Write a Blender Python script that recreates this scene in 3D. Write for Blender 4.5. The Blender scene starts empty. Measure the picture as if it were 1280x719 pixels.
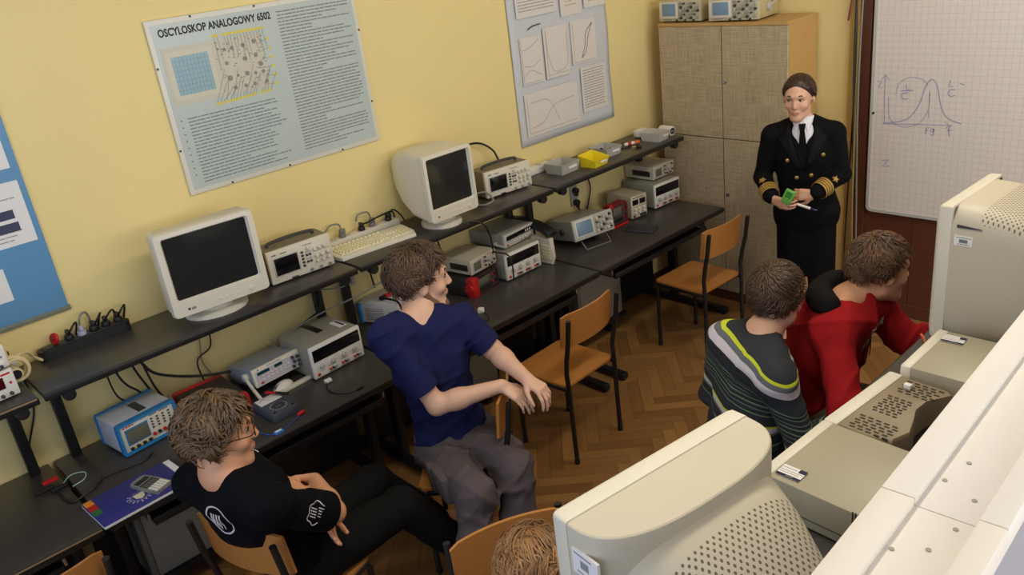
import bpy, bmesh, math, random
import numpy as np
from mathutils import Vector, Matrix, Quaternion
from mathutils.bvhtree import BVHTree
random.seed(7)
SC = bpy.context.scene
COL = SC.collection
PI = math.pi
S_Z = 1.192      # top of the raised shelves
B_Z = 0.741      # top of the bench worktops

# ------------------------------------------------------------------ materials
def lin(c):
    c = c / 255.0
    return c / 12.92 if c <= 0.04045 else ((c + 0.055) / 1.055) ** 2.4
def rgb(r, g, b):
    return (lin(r), lin(g), lin(b), 1.0)
MATS = {}
def mat(name, col, rough=0.5, metal=0.0, var=0.0, scale=30.0, bump=0.0, bscale=None, spec=0.5, stretch=None, coat=0.0, sheen=0.0):
    if name in MATS:
        return MATS[name]
    m = bpy.data.materials.new(name)
    m.use_nodes = True
    nt = m.node_tree
    b = nt.nodes['Principled BSDF']
    b.inputs['Base Color'].default_value = col
    b.inputs['Roughness'].default_value = rough
    b.inputs['Metallic'].default_value = metal
    b.inputs['Specular IOR Level'].default_value = spec
    b.inputs['Coat Weight'].default_value = coat
    b.inputs['Sheen Weight'].default_value = sheen
    tc = nt.nodes.new('ShaderNodeTexCoord')
    mp = nt.nodes.new('ShaderNodeMapping')
    if stretch:
        mp.inputs['Scale'].default_value = stretch
    nt.links.new(tc.outputs['Object'], mp.inputs['Vector'])
    nz = nt.nodes.new('ShaderNodeTexNoise')
    nz.inputs['Scale'].default_value = scale
    nz.inputs['Detail'].default_value = 4
    nt.links.new(mp.outputs['Vector'], nz.inputs['Vector'])
    if var > 0:
        mx = nt.nodes.new('ShaderNodeMix'); mx.data_type = 'RGBA'
        mx.inputs['A'].default_value = tuple(max(0, c * (1 - var)) for c in col[:3]) + (1,)
        mx.inputs['B'].default_value = tuple(min(1, c * (1 + var)) for c in col[:3]) + (1,)
        nt.links.new(nz.outputs['Fac'], mx.inputs['Factor'])
        nt.links.new(mx.outputs['Result'], b.inputs['Base Color'])
    if bump > 0:
        n2 = nz
        if bscale:
            n2 = nt.nodes.new('ShaderNodeTexNoise'); n2.inputs['Scale'].default_value = bscale
            n2.inputs['Detail'].default_value = 3
            nt.links.new(mp.outputs['Vector'], n2.inputs['Vector'])
        bp = nt.nodes.new('ShaderNodeBump'); bp.inputs['Strength'].default_value = bump
        bp.inputs['Distance'].default_value = 0.01
        nt.links.new(n2.outputs['Fac'], bp.inputs['Height'])
        nt.links.new(bp.outputs['Normal'], b.inputs['Normal'])
    MATS[name] = m
    return m

def node_math(nt, op, a, b=None):
    n = nt.nodes.new('ShaderNodeMath'); n.operation = op
    for i, v in enumerate((a, b)):
        if v is None: continue
        if isinstance(v, (int, float)): n.inputs[i].default_value = v
        else: nt.links.new(v, n.inputs[i])
    return n.outputs[0]

# ------------------------------------------------------------------ objects
def tag(o, label=None, cat=None, group=None, kind=None):
    if label: o['label'] = label
    if cat: o['category'] = cat
    if group: o['group'] = group
    if kind: o['kind'] = kind
    return o
def thing(name, label, cat, loc=(0, 0, 0), rz=0.0, group=None):
    o = bpy.data.objects.new(name, None)
    o.empty_display_size = 0.1
    COL.objects.link(o)
    o.location = loc
    o.rotation_euler = (0, 0, math.radians(rz))
    return tag(o, label, cat, group)
def finish(me, m, smooth=True, ang=35):
    me.materials.append(m)
    if smooth:
        me.shade_smooth()
        me.set_sharp_from_angle(angle=math.radians(ang))
def link(name, me, parent=None, loc=None):
    o = bpy.data.objects.new(name, me)
    COL.objects.link(o)
    if parent is not None: o.parent = parent
    if loc is not None: o.location = loc
    return o
def copy_tree(o, parent=None):
    c = o.copy(); COL.objects.link(c)
    if parent is not None: c.parent = parent
    for ch in list(o.children):
        copy_tree(ch, c)
    return c

class MB:
    """collects primitives into one mesh"""
    def __init__(s): s.bm = bmesh.new()
    def _xf(s, vs, M):
        if M is not None: bmesh.ops.transform(s.bm, matrix=M, verts=vs)
    def box(s, c, d, bev=0.0, M=None, seg=2):
        r = bmesh.ops.create_cube(s.bm, size=1.0)
        vs = r['verts']
        bmesh.ops.scale(s.bm, vec=d, verts=vs)
        bmesh.ops.translate(s.bm, vec=c, verts=vs)
        if bev > 0:
            es = list({e for v in vs for e in v.link_edges})
            bev = min(bev, min(d) * 0.49)
            rr = bmesh.ops.bevel(s.bm, geom=es, offset=bev, segments=seg, affect='EDGES', profile=0.5)
            vs = list({v for f in rr['faces'] for v in f.verts} | {v for v in vs if v.is_valid})
        s._xf(vs, M)
        return s
    def bb(s, x0, x1, y0, y1, z0, z1, bev=0.0, M=None):
        return s.box(((x0 + x1) / 2, (y0 + y1) / 2, (z0 + z1) / 2), (abs(x1 - x0), abs(y1 - y0), abs(z1 - z0)), bev, M)
    def cyl(s, a, b, r, r2=None, seg=16, bev=0.0):
        a = Vector(a); b = Vector(b); d = b - a
        q = d.to_track_quat('Z', 'Y').to_matrix().to_4x4()
        M = Matrix.Translation((a + b) / 2) @ q
        rr = bmesh.ops.create_cone(s.bm, cap_ends=True, segments=seg, radius1=r, radius2=r if r2 is None else r2, depth=d.length)
        vs = rr['verts']
        if bev > 0:
            es = [e for e in {e for v in vs for e in v.link_edges} if any(len(f.verts) > 4 for f in e.link_faces)]
            r3 = bmesh.ops.bevel(s.bm, geom=es, offset=bev, segments=2, affect='EDGES', profile=0.5)
            vs = list({v for f in r3['faces'] for v in f.verts} | {v for v in vs if v.is_valid})
        bmesh.ops.transform(s.bm, matrix=M, verts=vs)
        return s
    def tube(s, pts, r, seg=8, taper=None, closed=False):
        pts = [Vector(p) for p in pts]; n = len(pts)
        rings = []; up = None
        for i, p in enumerate(pts):
            t = (pts[min(i + 1, n - 1)] - pts[max(i - 1, 0)])
            if t.length < 1e-9: t = Vector((0, 0, 1))
            t.normalize()
            if up is None:
                up = t.orthogonal().normalized()
            up = (up - t * up.dot(t))
            if up.length < 1e-6: up = t.orthogonal()
            up.normalize(); sd = t.cross(up)
            rad = r if taper is None else r * taper[i]
            rings.append([s.bm.verts.new(p + (up * math.cos(2 * PI * k / seg) + sd * math.sin(2 * PI * k / seg)) * rad) for k in range(seg)])
        for i in range(n - 1):
            for k in range(seg):
                s.bm.faces.new((rings[i][k], rings[i][(k + 1) % seg], rings[i + 1][(k + 1) % seg], rings[i + 1][k]))
        s.bm.faces.new(rings[0][::-1]); s.bm.faces.new(rings[-1])
        return s
    def ell(s, c, rad, M=None, seg=20, rings=12):
        r = bmesh.ops.create_uvsphere(s.bm, u_segments=seg, v_segments=rings, radius=1.0)
        vs = r['verts']
        bmesh.ops.scale(s.bm, vec=rad, verts=vs)
        if M is not None: bmesh.ops.transform(s.bm, matrix=M, verts=vs)
        bmesh.ops.translate(s.bm, vec=c, verts=vs)
        return s
    def loft(s, rings, cap=True):
        rr = [[s.bm.verts.new(p) for p in ring] for ring in rings]
        n = len(rr[0])
        for i in range(len(rr) - 1):
            for k in range(n):
                s.bm.faces.new((rr[i][k], rr[i][(k + 1) % n], rr[i + 1][(k + 1) % n], rr[i + 1][k]))
        if cap:
            s.bm.faces.new(rr[0][::-1]); s.bm.faces.new(rr[-1])
        return s
    def prism(s, poly, z0, z1, f=lambda u, v, w: (u, v, w)):
        a = [f(u, v, z0) for u, v in poly]; b = [f(u, v, z1) for u, v in poly]
        return s.loft([a, b])
    def quad(s, *p):
        s.bm.faces.new([s.bm.verts.new(q) for q in p]); return s
    def ribbon(s, pts, w, n=(0, 0, 1), closed=False):
        pts = [Vector(p) for p in pts]; n = Vector(n)
        L = []
        m = len(pts)
        for i, p in enumerate(pts):
            a = pts[(i - 1) % m] if closed else pts[max(i - 1, 0)]
            b = pts[(i + 1) % m] if closed else pts[min(i + 1, m - 1)]
            t = b - a
            if t.length < 1e-9: t = Vector((1, 0, 0))
            sd = t.normalized().cross(n) * (w / 2)
            L.append((s.bm.verts.new(p + sd), s.bm.verts.new(p - sd)))
        for i in range(m if closed else m - 1):
            j = (i + 1) % m
            s.bm.faces.new((L[i][0], L[i][1], L[j][1], L[j][0]))
        return s
    def mesh(s, m, smooth=True, ang=35, fix=True):
        if fix: bmesh.ops.recalc_face_normals(s.bm, faces=s.bm.faces)
        me = bpy.data.meshes.new('mesh')
        s.bm.to_mesh(me); s.bm.free()
        finish(me, m, smooth, ang)
        return me
    def build(s, name, m, parent=None, loc=None, smooth=True, ang=35, fix=True):
        return link(name, s.mesh(m, smooth, ang, fix), parent, loc)

def spline(pts, n=8):
    """Catmull-Rom through pts"""
    P = [Vector(p) for p in pts]
    P = [P[0] * 2 - P[1]] + P + [P[-1] * 2 - P[-2]]
    out = []
    for i in range(1, len(P) - 2):
        for k in range(n):
            t = k / n
            a, b, c, d = P[i - 1], P[i], P[i + 1], P[i + 2]
            out.append(0.5 * ((2 * b) + (c - a) * t + (2 * a - 5 * b + 4 * c - d) * t * t + (3 * b - a - 3 * c + d) * t ** 3))
    out.append(P[-2])
    return out
def rrect(w, h, r, n=5, cx=0, cy=0):
    out = []
    for (sx, sy, a0) in ((1, 1, 0), (-1, 1, 90), (-1, -1, 180), (1, -1, 270)):
        for k in range(n + 1):
            a = math.radians(a0 + 90 * k / n)
            out.append((cx + sx * (w / 2 - r) + r * math.cos(a), cy + sy * (h / 2 - r) + r * math.sin(a)))
    return out
def text_mesh(txt, size, m, align='LEFT', bold=0.0, ext=0.0004):
    cu = bpy.data.curves.new('lettering', 'FONT')
    cu.body = txt; cu.size = size; cu.align_x = align; cu.extrude = ext; cu.offset = bold
    cu.resolution_u = 3
    o = bpy.data.objects.new('lettering', cu)
    COL.objects.link(o)
    dg = bpy.context.evaluated_depsgraph_get()
    me = bpy.data.meshes.new_from_object(o.evaluated_get(dg))
    bpy.data.objects.remove(o); bpy.data.curves.remove(cu)
    me.materials.clear(); me.materials.append(m)
    return me
def place(name, me, parent, origin, u, v):
    """object whose local x,y run along u,v from origin"""
    o = link(name, me, parent)
    u = Vector(u).normalized(); v = Vector(v).normalized(); n = u.cross(v)
    M = Matrix((u, v, n)).transposed().to_4x4(); M.translation = Vector(origin)
    o.matrix_local = M
    return o
# ------------------------------------------------------------------ material set
M_WALL = mat('yellow_wall_paint', rgb(238, 218, 152), 0.75, var=0.035, scale=3, bump=0.05, bscale=120)
M_CEIL = mat('ceiling_paint', rgb(235, 230, 215), 0.9, var=0.02)
M_LAM = mat('black_laminate', rgb(66, 63, 61), 0.32, var=0.25, scale=14, stretch=(1, 0.15, 1), bump=0.03, bscale=200)
M_EDGE = mat('black_edge_strip', rgb(30, 28, 28), 0.4, var=0.1)
M_BLK = mat('black_paint', rgb(24, 24, 25), 0.42, var=0.1, scale=40)
M_BLKP = mat('black_plastic', rgb(30, 30, 32), 0.45, var=0.12, scale=60)
M_RUB = mat('black_rubber', rgb(22, 22, 23), 0.6, var=0.1)
M_PLY = mat('varnished_plywood', rgb(182, 122, 62), 0.28, var=0.22, scale=9, stretch=(3, 22, 22), coat=0.35)
M_PLYE = mat('plywood_edge', rgb(215, 160, 92), 0.45, var=0.2, scale=60, stretch=(1, 1, 8))
M_CREAM = mat('cream_plastic', rgb(222, 216, 200), 0.42, var=0.04, scale=8, bump=0.02, bscale=400)
M_CREAM2 = mat('warm_beige_plastic', rgb(200, 191, 170), 0.45, var=0.05, scale=8, bump=0.02, bscale=400)
M_WHITEP = mat('white_plastic', rgb(232, 230, 224), 0.4, var=0.03)
M_LGREY = mat('light_grey_plastic', rgb(186, 186, 182), 0.45, var=0.05)
M_GREY = mat('grey_painted_steel', rgb(150, 147, 136), 0.45, var=0.08, scale=12)
M_GREYB = mat('blue_grey_painted_steel', rgb(140, 146, 156), 0.45, var=0.06, scale=12)
M_TAUPE = mat('taupe_plastic', rgb(140, 124, 98), 0.5, var=0.06, scale=10)
M_PCTOP = mat('beige_grey_painted_steel', rgb(168, 160, 138), 0.42, var=0.05, scale=8)
M_DGREY = mat('dark_grey_plastic', rgb(62, 62, 64), 0.5, var=0.1)
M_SCREEN = mat('crt_glass_off', rgb(38, 40, 40), 0.12, var=0.05, spec=0.6)
M_LCD = mat('dark_lcd_glass', rgb(16, 16, 20), 0.15)
M_LCDG = mat('grey_green_lcd', rgb(104, 104, 92), 0.25, var=0.05)
M_BLUESC = mat('blue_scope_screen', rgb(120, 150, 176), 0.25, var=0.05)
M_BLUE = mat('blue_plastic_trim', rgb(40, 128, 190), 0.4, var=0.05)
M_RED = mat('red_plastic', rgb(190, 28, 30), 0.4, var=0.08)
M_YEL = mat('yellow_plastic', rgb(236, 214, 40), 0.4, var=0.05)
M_GRN = mat('green_plastic', rgb(112, 188, 84), 0.4, var=0.05)
M_ORANGE = mat('orange_plastic', rgb(230, 100, 40), 0.45)
M_CHROME = mat('brushed_steel', rgb(190, 190, 190), 0.3, metal=0.9)
M_BRASS = mat('brass_button', rgb(214, 178, 96), 0.3, metal=0.85)
M_GOLD = mat('gold_braid', rgb(190, 152, 78), 0.5, metal=0.35, bump=0.3, bscale=300)
M_LED = mat('dark_red_display', rgb(70, 10, 18), 0.25)
M_NAVYD = mat('dark_blue_display', rgb(24, 22, 66), 0.25)
M_BINGREY = mat('grey_bin_plastic', rgb(178, 176, 168), 0.45, var=0.04)
M_PAPER = mat('white_paper', rgb(232, 230, 228), 0.7, var=0.02)
M_INK = mat('black_ink', rgb(40, 40, 44), 0.7)
M_INKG = mat('grey_ink', rgb(116, 122, 124), 0.7)
M_INKL = mat('pale_grey_ink', rgb(150, 150, 152), 0.7)
M_WOODC = mat('beech_veneer', rgb(196, 156, 96), 0.4, var=0.12, scale=10, stretch=(10, 10, 0.8))
M_BROWN = mat('dark_brown_panelling', rgb(92, 52, 36), 0.35, var=0.25, scale=8, stretch=(14, 14, 0.6), coat=0.2)
M_CABLE = mat('black_cable', rgb(20, 20, 22), 0.5)
M_CABLEG = mat('grey_cable', rgb(130, 128, 120), 0.5)
M_CABLEY = mat('ivory_cable', rgb(226, 208, 160), 0.45)
M_CABLEB = mat('blue_cable', rgb(60, 80, 170), 0.45)
M_PART = mat('white_painted_board', rgb(222, 217, 210), 0.5, var=0.03, scale=5)
M_PARTG = mat('grey_partition_side', rgb(150, 150, 160), 0.6, var=0.04)
M_SKIN = mat('skin', rgb(218, 170, 142), 0.5, var=0.07, scale=25, bump=0.04, bscale=180)
M_SKIN2 = mat('skin_pale', rgb(220, 176, 150), 0.5, var=0.07, scale=25, bump=0.04, bscale=180)
M_SKIN3 = mat('skin_warm', rgb(216, 158, 122), 0.5, var=0.07, scale=25, bump=0.04, bscale=180)
M_LIP = mat('lip', rgb(192, 128, 112), 0.4)
M_EYEW = mat('eye_white', rgb(205, 196, 188), 0.3)
M_EYED = mat('eye_iris', rgb(48, 36, 28), 0.15)
M_UNI = mat('black_uniform_wool', rgb(13, 13, 16), 0.8, var=0.15, scale=80, bump=0.1, bscale=500, spec=0.12)
M_SHIRTW = mat('white_shirt_cotton', rgb(224, 222, 232), 0.7, var=0.02)
M_NAVY = mat('navy_cotton', rgb(33, 37, 80), 0.85, var=0.12, scale=30, bump=0.35, bscale=26, spec=0.12)
M_TEEB = mat('black_cotton', rgb(11, 12, 17), 0.85, var=0.12, scale=30, bump=0.3, bscale=24, spec=0.12)
M_TROU = mat('charcoal_trouser_cloth', rgb(20, 20, 21), 0.85, var=0.15, scale=30, bump=0.3, bscale=22, spec=0.12)
M_CARGO = mat('grey_brown_cargo_cloth', rgb(92, 83, 86), 0.85, var=0.12, scale=18, bump=0.5, bscale=24, spec=0.12)
M_OLIVE = mat('olive_trouser_cloth', rgb(88, 80, 62), 0.85, var=0.12, scale=18, bump=0.4, bscale=24, spec=0.12)
M_HOOD = mat('red_sweatshirt_cotton', rgb(152, 25, 30), 0.85, var=0.1, scale=20, bump=0.4, bscale=20, spec=0.12)
M_HOODB = mat('black_hood_lining', rgb(22, 20, 22), 0.85, var=0.1, spec=0.12)
M_PRINT = mat('pale_print', rgb(205, 200, 200), 0.7)
def hairmat(name, c1, c2):
    if name in MATS: return MATS[name]
    m = bpy.data.materials.new(name); m.use_nodes = True
    nt = m.node_tree; b = nt.nodes['Principled BSDF']
    b.inputs['Roughness'].default_value = 0.42
    b.inputs['Specular IOR Level'].default_value = 0.6
    at = nt.nodes.new('ShaderNodeAttribute'); at.attribute_name = 'lock'
    mx = nt.nodes.new('ShaderNodeMix'); mx.data_type = 'RGBA'
    mx.inputs['A'].default_value = c1; mx.inputs['B'].default_value = c2
    nt.links.new(at.outputs['Fac'], mx.inputs['Factor'])
    nt.links.new(mx.outputs['Result'], b.inputs['Base Color'])
    MATS[name] = m
    return m
M_HAIRW = hairmat('dark_brown_hair', rgb(36, 21, 15), rgb(80, 49, 35))
M_HAIRN = hairmat('brown_curly_hair', rgb(40, 27, 19), rgb(104, 74, 50))
M_HAIRB = hairmat('ash_brown_curly_hair', rgb(42, 30, 21), rgb(122, 92, 60))
M_HAIRS = hairmat('short_brown_hair', rgb(40, 28, 20), rgb(100, 72, 50))
M_HAIRR = hairmat('chestnut_short_hair', rgb(52, 34, 22), rgb(122, 86, 54))
M_HAIRG = hairmat('light_brown_hair', rgb(80, 50, 28), rgb(178, 130, 80))

def fabric_cabinet():
    m = bpy.data.materials.new('woven_beige_laminate'); m.use_nodes = True
    nt = m.node_tree; b = nt.nodes['Principled BSDF']; b.inputs['Roughness'].default_value = 0.55
    tc = nt.nodes.new('ShaderNodeTexCoord')
    outs = []
    for st in ((5, 1, 80), (80, 1, 5)):
        mp = nt.nodes.new('ShaderNodeMapping'); mp.inputs['Scale'].default_value = st
        nt.links.new(tc.outputs['Object'], mp.inputs['Vector'])
        nz = nt.nodes.new('ShaderNodeTexNoise'); nz.inputs['Scale'].default_value = 1.6; nz.inputs['Detail'].default_value = 5
        nt.links.new(mp.outputs['Vector'], nz.inputs['Vector'])
        outs.append(nz.outputs['Fac'])
    s = node_math(nt, 'ADD', outs[0], outs[1])
    s = node_math(nt, 'MULTIPLY', s, 0.5)
    cr = nt.nodes.new('ShaderNodeValToRGB')
    cr.color_ramp.elements[0].position = 0.28; cr.color_ramp.elements[0].color = rgb(150, 131, 102)
    cr.color_ramp.elements[1].position = 0.70; cr.color_ramp.elements[1].color = rgb(208, 190, 156)
    nt.links.new(s, cr.inputs['Fac']); nt.links.new(cr.outputs['Color'], b.inputs['Base Color'])
    return m
M_FAB = fabric_cabinet()

def grid_board():
    m = bpy.data.materials.new('squared_whiteboard'); m.use_nodes = True
    nt = m.node_tree; b = nt.nodes['Principled BSDF']; b.inputs['Roughness'].default_value = 0.22
    tc = nt.nodes.new('ShaderNodeTexCoord'); sp = nt.nodes.new('ShaderNodeSeparateXYZ')
    nt.links.new(tc.outputs['Object'], sp.inputs[0])
    g = None
    for ax in ('X', 'Z'):
        f = node_math(nt, 'FRACT', node_math(nt, 'MULTIPLY', sp.outputs[ax], 1 / 0.037))
        l = node_math(nt, 'LESS_THAN', f, 0.09)
        g = l if g is None else node_math(nt, 'MAXIMUM', g, l)
    mx = nt.nodes.new('ShaderNodeMix'); mx.data_type = 'RGBA'
    mx.inputs['A'].default_value = rgb(224, 216, 210); mx.inputs['B'].default_value = rgb(209, 201, 198)
    nt.links.new(g, mx.inputs['Factor']); nt.links.new(mx.outputs['Result'], b.inputs['Base Color'])
    return m
M_BOARD = grid_board()

def dotted(name, col, pitch, rad, region=None):
    """plastic with a staggered grid of dark round vent holes, in object x/z and depth"""
    m = bpy.data.materials.new(name); m.use_nodes = True
    nt = m.node_tree; b = nt.nodes['Principled BSDF']; b.inputs['Roughness'].default_value = 0.5
    tc = nt.nodes.new('ShaderNodeTexCoord'); sp = nt.nodes.new('ShaderNodeSeparateXYZ')
    nt.links.new(tc.outputs['Object'], sp.inputs[0])
    x = node_math(nt, 'DIVIDE', sp.outputs['X'], pitch); y = node_math(nt, 'DIVIDE', sp.outputs['Y'], pitch)
    tot = None
    for off in (0.0, 0.5):
        fx = node_math(nt, 'SUBTRACT', node_math(nt, 'FRACT', node_math(nt, 'ADD', x, off + 100)), 0.5)
        fy = node_math(nt, 'SUBTRACT', node_math(nt, 'FRACT', node_math(nt, 'ADD', y, off + 100)), 0.5)
        d = node_math(nt, 'ADD', node_math(nt, 'MULTIPLY', fx, fx), node_math(nt, 'MULTIPLY', fy, fy))
        l = node_math(nt, 'LESS_THAN', d, rad * rad)
        tot = l if tot is None else node_math(nt, 'MAXIMUM', tot, l)
    if region:
        for ax, op, v in region:
            tot = node_math(nt, 'MULTIPLY', tot, node_math(nt, op, sp.outputs[ax], v))
    sn = nt.nodes.new('ShaderNodeSeparateXYZ'); nt.links.new(tc.outputs['Normal'], sn.inputs[0])
    tot = node_math(nt, 'MULTIPLY', tot, node_math(nt, 'GREATER_THAN', sn.outputs['Z'], 0.3))
    mx = nt.nodes.new('ShaderNodeMix'); mx.data_type = 'RGBA'
    mx.inputs['A'].default_value = col; mx.inputs['B'].default_value = rgb(104, 94, 78)
    nt.links.new(tot, mx.inputs['Factor']); nt.links.new(mx.outputs['Result'], b.inputs['Base Color'])
    return m
M_DOTS2 = dotted('perforated_top_plastic', rgb(200, 191, 170), 0.0145, 0.18, (('Y', 'GREATER_THAN', 0.11),))
M_DOTS = dotted('perforated_beige_plastic', rgb(200, 191, 170), 0.0145, 0.18, (('Y', 'GREATER_THAN', 0.185),))

def parquet():
    m = bpy.data.materials.new('oak_parquet'); m.use_nodes = True
    nt = m.node_tree; b = nt.nodes['Principled BSDF']
    b.inputs['Roughness'].default_value = 0.36
    at = nt.nodes.new('ShaderNodeAttribute'); at.attribute_name = 'tone'
    uv = nt.nodes.new('ShaderNodeUVMap')
    mp = nt.nodes.new('ShaderNodeMapping'); mp.inputs['Scale'].default_value = (3, 40, 1)
    nt.links.new(uv.outputs[0], mp.inputs['Vector'])
    nz = nt.nodes.new('ShaderNodeTexNoise'); nz.inputs['Scale'].default_value = 1.0; nz.inputs['Detail'].default_value = 4
    nt.links.new(mp.outputs['Vector'], nz.inputs['Vector'])
    t = node_math(nt, 'ADD', node_math(nt, 'MULTIPLY', at.outputs['Fac'], 0.6), node_math(nt, 'MULTIPLY', nz.outputs['Fac'], 0.4))
    cr = nt.nodes.new('ShaderNodeValToRGB')
    cr.color_ramp.elements[0].position = 0.1; cr.color_ramp.elements[0].color = rgb(116, 80, 45)
    cr.color_ramp.elements[1].position = 0.85; cr.color_ramp.elements[1].color = rgb(158, 116, 68)
    nt.links.new(t, cr.inputs['Fac']); nt.links.new(cr.outputs['Color'], b.inputs['Base Color'])
    return m
M_PARQ = parquet()
M_GROUT = mat('parquet_gap', rgb(58, 36, 20), 0.7)
# ------------------------------------------------------------------ room shell
X1, Y0, Y1, ZC = 6.4, -1.6, 5.0, 3.2
def struct(name, mb, m, smooth=False):
    return tag(mb.build(name, m, smooth=smooth), kind='structure')
struct('wall_left', MB().bb(-0.12, 0, Y0, Y1 + 0.12, 0, ZC), M_WALL)
struct('wall_far', MB().bb(0, X1, Y1, Y1 + 0.12, 0, ZC), M_WALL)
struct('ceiling', MB().bb(-0.12, X1, Y0, Y1 + 0.12, ZC, ZC + 0.1), M_CEIL)
def herringbone():
    w, L = 0.068, 0.34
    V = []; F = []; T = []; U = []
    ca, sa = math.cos(math.radians(45)), math.sin(math.radians(45))
    rnd = random.Random(3)
    def add(x0, y0, x1, y1, horiz):
        e = 0.0007
        cs = ((x0 + e, y0 + e), (x1 - e, y0 + e), (x1 - e, y1 - e), (x0 + e, y1 - e))
        P = [(ca * x - sa * y + 2.0, sa * x + ca * y + 1.5) for x, y in cs]
        if max(p[0] for p in P) < 0 or min(p[0] for p in P) > 4.6 or max(p[1] for p in P) < Y0 or min(p[1] for p in P) > Y1: return
        b = len(V); V.extend((p[0], p[1], 0.0) for p in P); F.append((b, b + 1, b + 2, b + 3))
        T.append(rnd.random()); o = rnd.random() * 20
        a = [(0, 0), (L, 0), (L, w), (0, w)] if horiz else [(0, 0), (0, w), (L, w), (L, 0)]
        U.extend((u + o, v + o) for u, v in a)
    for j in range(-16, 17):
        for t in range(-90, 91):
            ox, oy = t * w - j * L, t * w + j * L
            add(ox, oy, ox + L, oy + w, True)
            add(ox, oy + w, ox + w, oy + w + L, False)
    me = bpy.data.meshes.new('floor'); me.from_pydata(V, [], F)
    at = me.attributes.new('tone', 'FLOAT', 'FACE'); at.data.foreach_set('value', T)
    uv = me.uv_layers.new(name='UVMap')
    uv.data.foreach_set('uv', [c for p in U for c in p])
    me.materials.append(M_PARQ)
    return me
fl = link('floor', herringbone()); tag(fl, kind='structure')
struct('trim_1', MB().bb(0, X1, Y0, Y1, -0.06, -0.001), M_GROUT)      # screed seen in the parquet joints
struct('baseboard_left', MB().bb(0, 0.015, Y0, Y1, 0, 0.09, 0.004), M_BROWN)
# pale corner pier between the cabinet and the panelling, then the brown panelling under and beside the whiteboard
struct('trim_2', MB().bb(1.335, 1.40, Y1 - 0.035, Y1, 0, ZC - 0.4, 0.003), M_BROWN)
pn = MB()
for k in range(10):
    pn.bb(1.40 + k * 0.3, 1.698 + k * 0.3, Y1 - 0.022, Y1, 0.09, 2.6, 0.003)
pn.bb(1.40, 4.4, Y1 - 0.03, Y1, 0, 0.09, 0.004)
struct('trim_3', pn, M_BROWN)
# ------------------------------------------------------------------ whiteboard
wx0, wx1, wz0, wz1, wy = 1.42, 2.62, 0.685, 2.25, Y1 - 0.045
wb = thing('whiteboard', 'white squared whiteboard with a pen-drawn resonance curve on the brown panelling', 'whiteboard', (wx0, wy, wz0))
W_, H_ = wx1 - wx0, wz1 - wz0
MB().prism(rrect(W_ - 0.02, H_ - 0.02, 0.03, 6, W_ / 2, H_ / 2), 0, 0.018, lambda u, v, w: (u, w, v)).build('writing_surface', M_BOARD, wb)
fr = MB()
o_ = rrect(W_, H_, 0.035, 6, W_ / 2, H_ / 2); i_ = rrect(W_ - 0.036, H_ - 0.036, 0.022, 6, W_ / 2, H_ / 2)
fr.loft([[(u, -0.006, v) for u, v in i_], [(u, -0.006, v) for u, v in o_], [(u, 0.02, v) for u, v in o_], [(u, 0.02, v) for u, v in i_], [(u, -0.006, v) for u, v in i_]], cap=False)
fr.build('frame', M_LGREY, wb)
M_PEN = mat('blue_grey_marker', rgb(168, 166, 186), 0.6)
M_PENB = mat('blue_marker', rgb(158, 158, 190), 0.6)
def wb_strokes(name, strokes, m, w=0.006):
    d = MB()
    for s in strokes:
        d.ribbon([(x, -0.0012, z) for x, z in s], w, (0, -1, 0))
    o = d.build(name, m, wb, smooth=False, fix=False)
    return o
def pxb(pts):      # whiteboard coordinates measured on the board itself, metres from its lower left corner
    return [(x, z) for x, z in pts]
for nm, st, m, w in (
    ('axis_line', [spline([(.088, .563), (.082, .7), (.08, .847)]), spline([(.082, .558), (.27, .568), (.459, .574)]),
                   [(.059, .82), (.08, .847), (.105, .821)], [(.43, .59), (.459, .574), (.433, .554)]], M_PENB, .004),
    ('resonance_curve', [spline([(.082, .562), (.174, .578), (.235, .609), (.283, .685), (.311, .784), (.341, .829), (.374, .795), (.403, .682), (.442, .617), (.519, .587)])], M_PENB, .0055),
    ('second_curve', [spline([(.105, .721), (.111, .62), (.137, .572), (.203, .546), (.29, .577), (.336, .661), (.337, .767)]),
                      spline([(.146, .732), (.161, .796), (.22, .837), (.29, .827), (.327, .793)]), [(.335, .75), (.338, .70)], [(.339, .66), (.341, .61)]], M_PEN, .004),
    ('handwriting', [[(.205, .798), (.204, .765), (.225, .768)], spline([(.217, .75), (.187, .743), (.177, .725), (.196, .711), (.219, .716)]), [(.172, .757), (.246, .764)],
                     [(.442, .827), (.436, .792), (.458, .795)], spline([(.471, .776), (.446, .775), (.436, .754), (.452, .737), (.473, .747)]), [(.492, .811), (.517, .805)],
                     [(.032, .806), (.06, .811), (.043, .774), (.066, .771)], spline([(.47, .58), (.455, .552), (.462, .508)]), [(.448, .545), (.474, .548)],
                     [(.089, .333), (.126, .343), (.091, .294), (.134, .303)], [(.329, .515), (.331, .552), (.348, .553)], [(.328, .536), (.344, .538)],
                     spline([(.372, .548), (.36, .548), (.358, .534), (.372, .534), (.374, .548), (.372, .512), (.356, .514)])], M_PENB, .0055)):
    wb_strokes(nm, st, m, w)
mg = MB()
mg.cyl((.02, -0.008, .62), (.02, 0, .62), .007)
mg.build('magnet', M_BLKP, wb)
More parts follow.
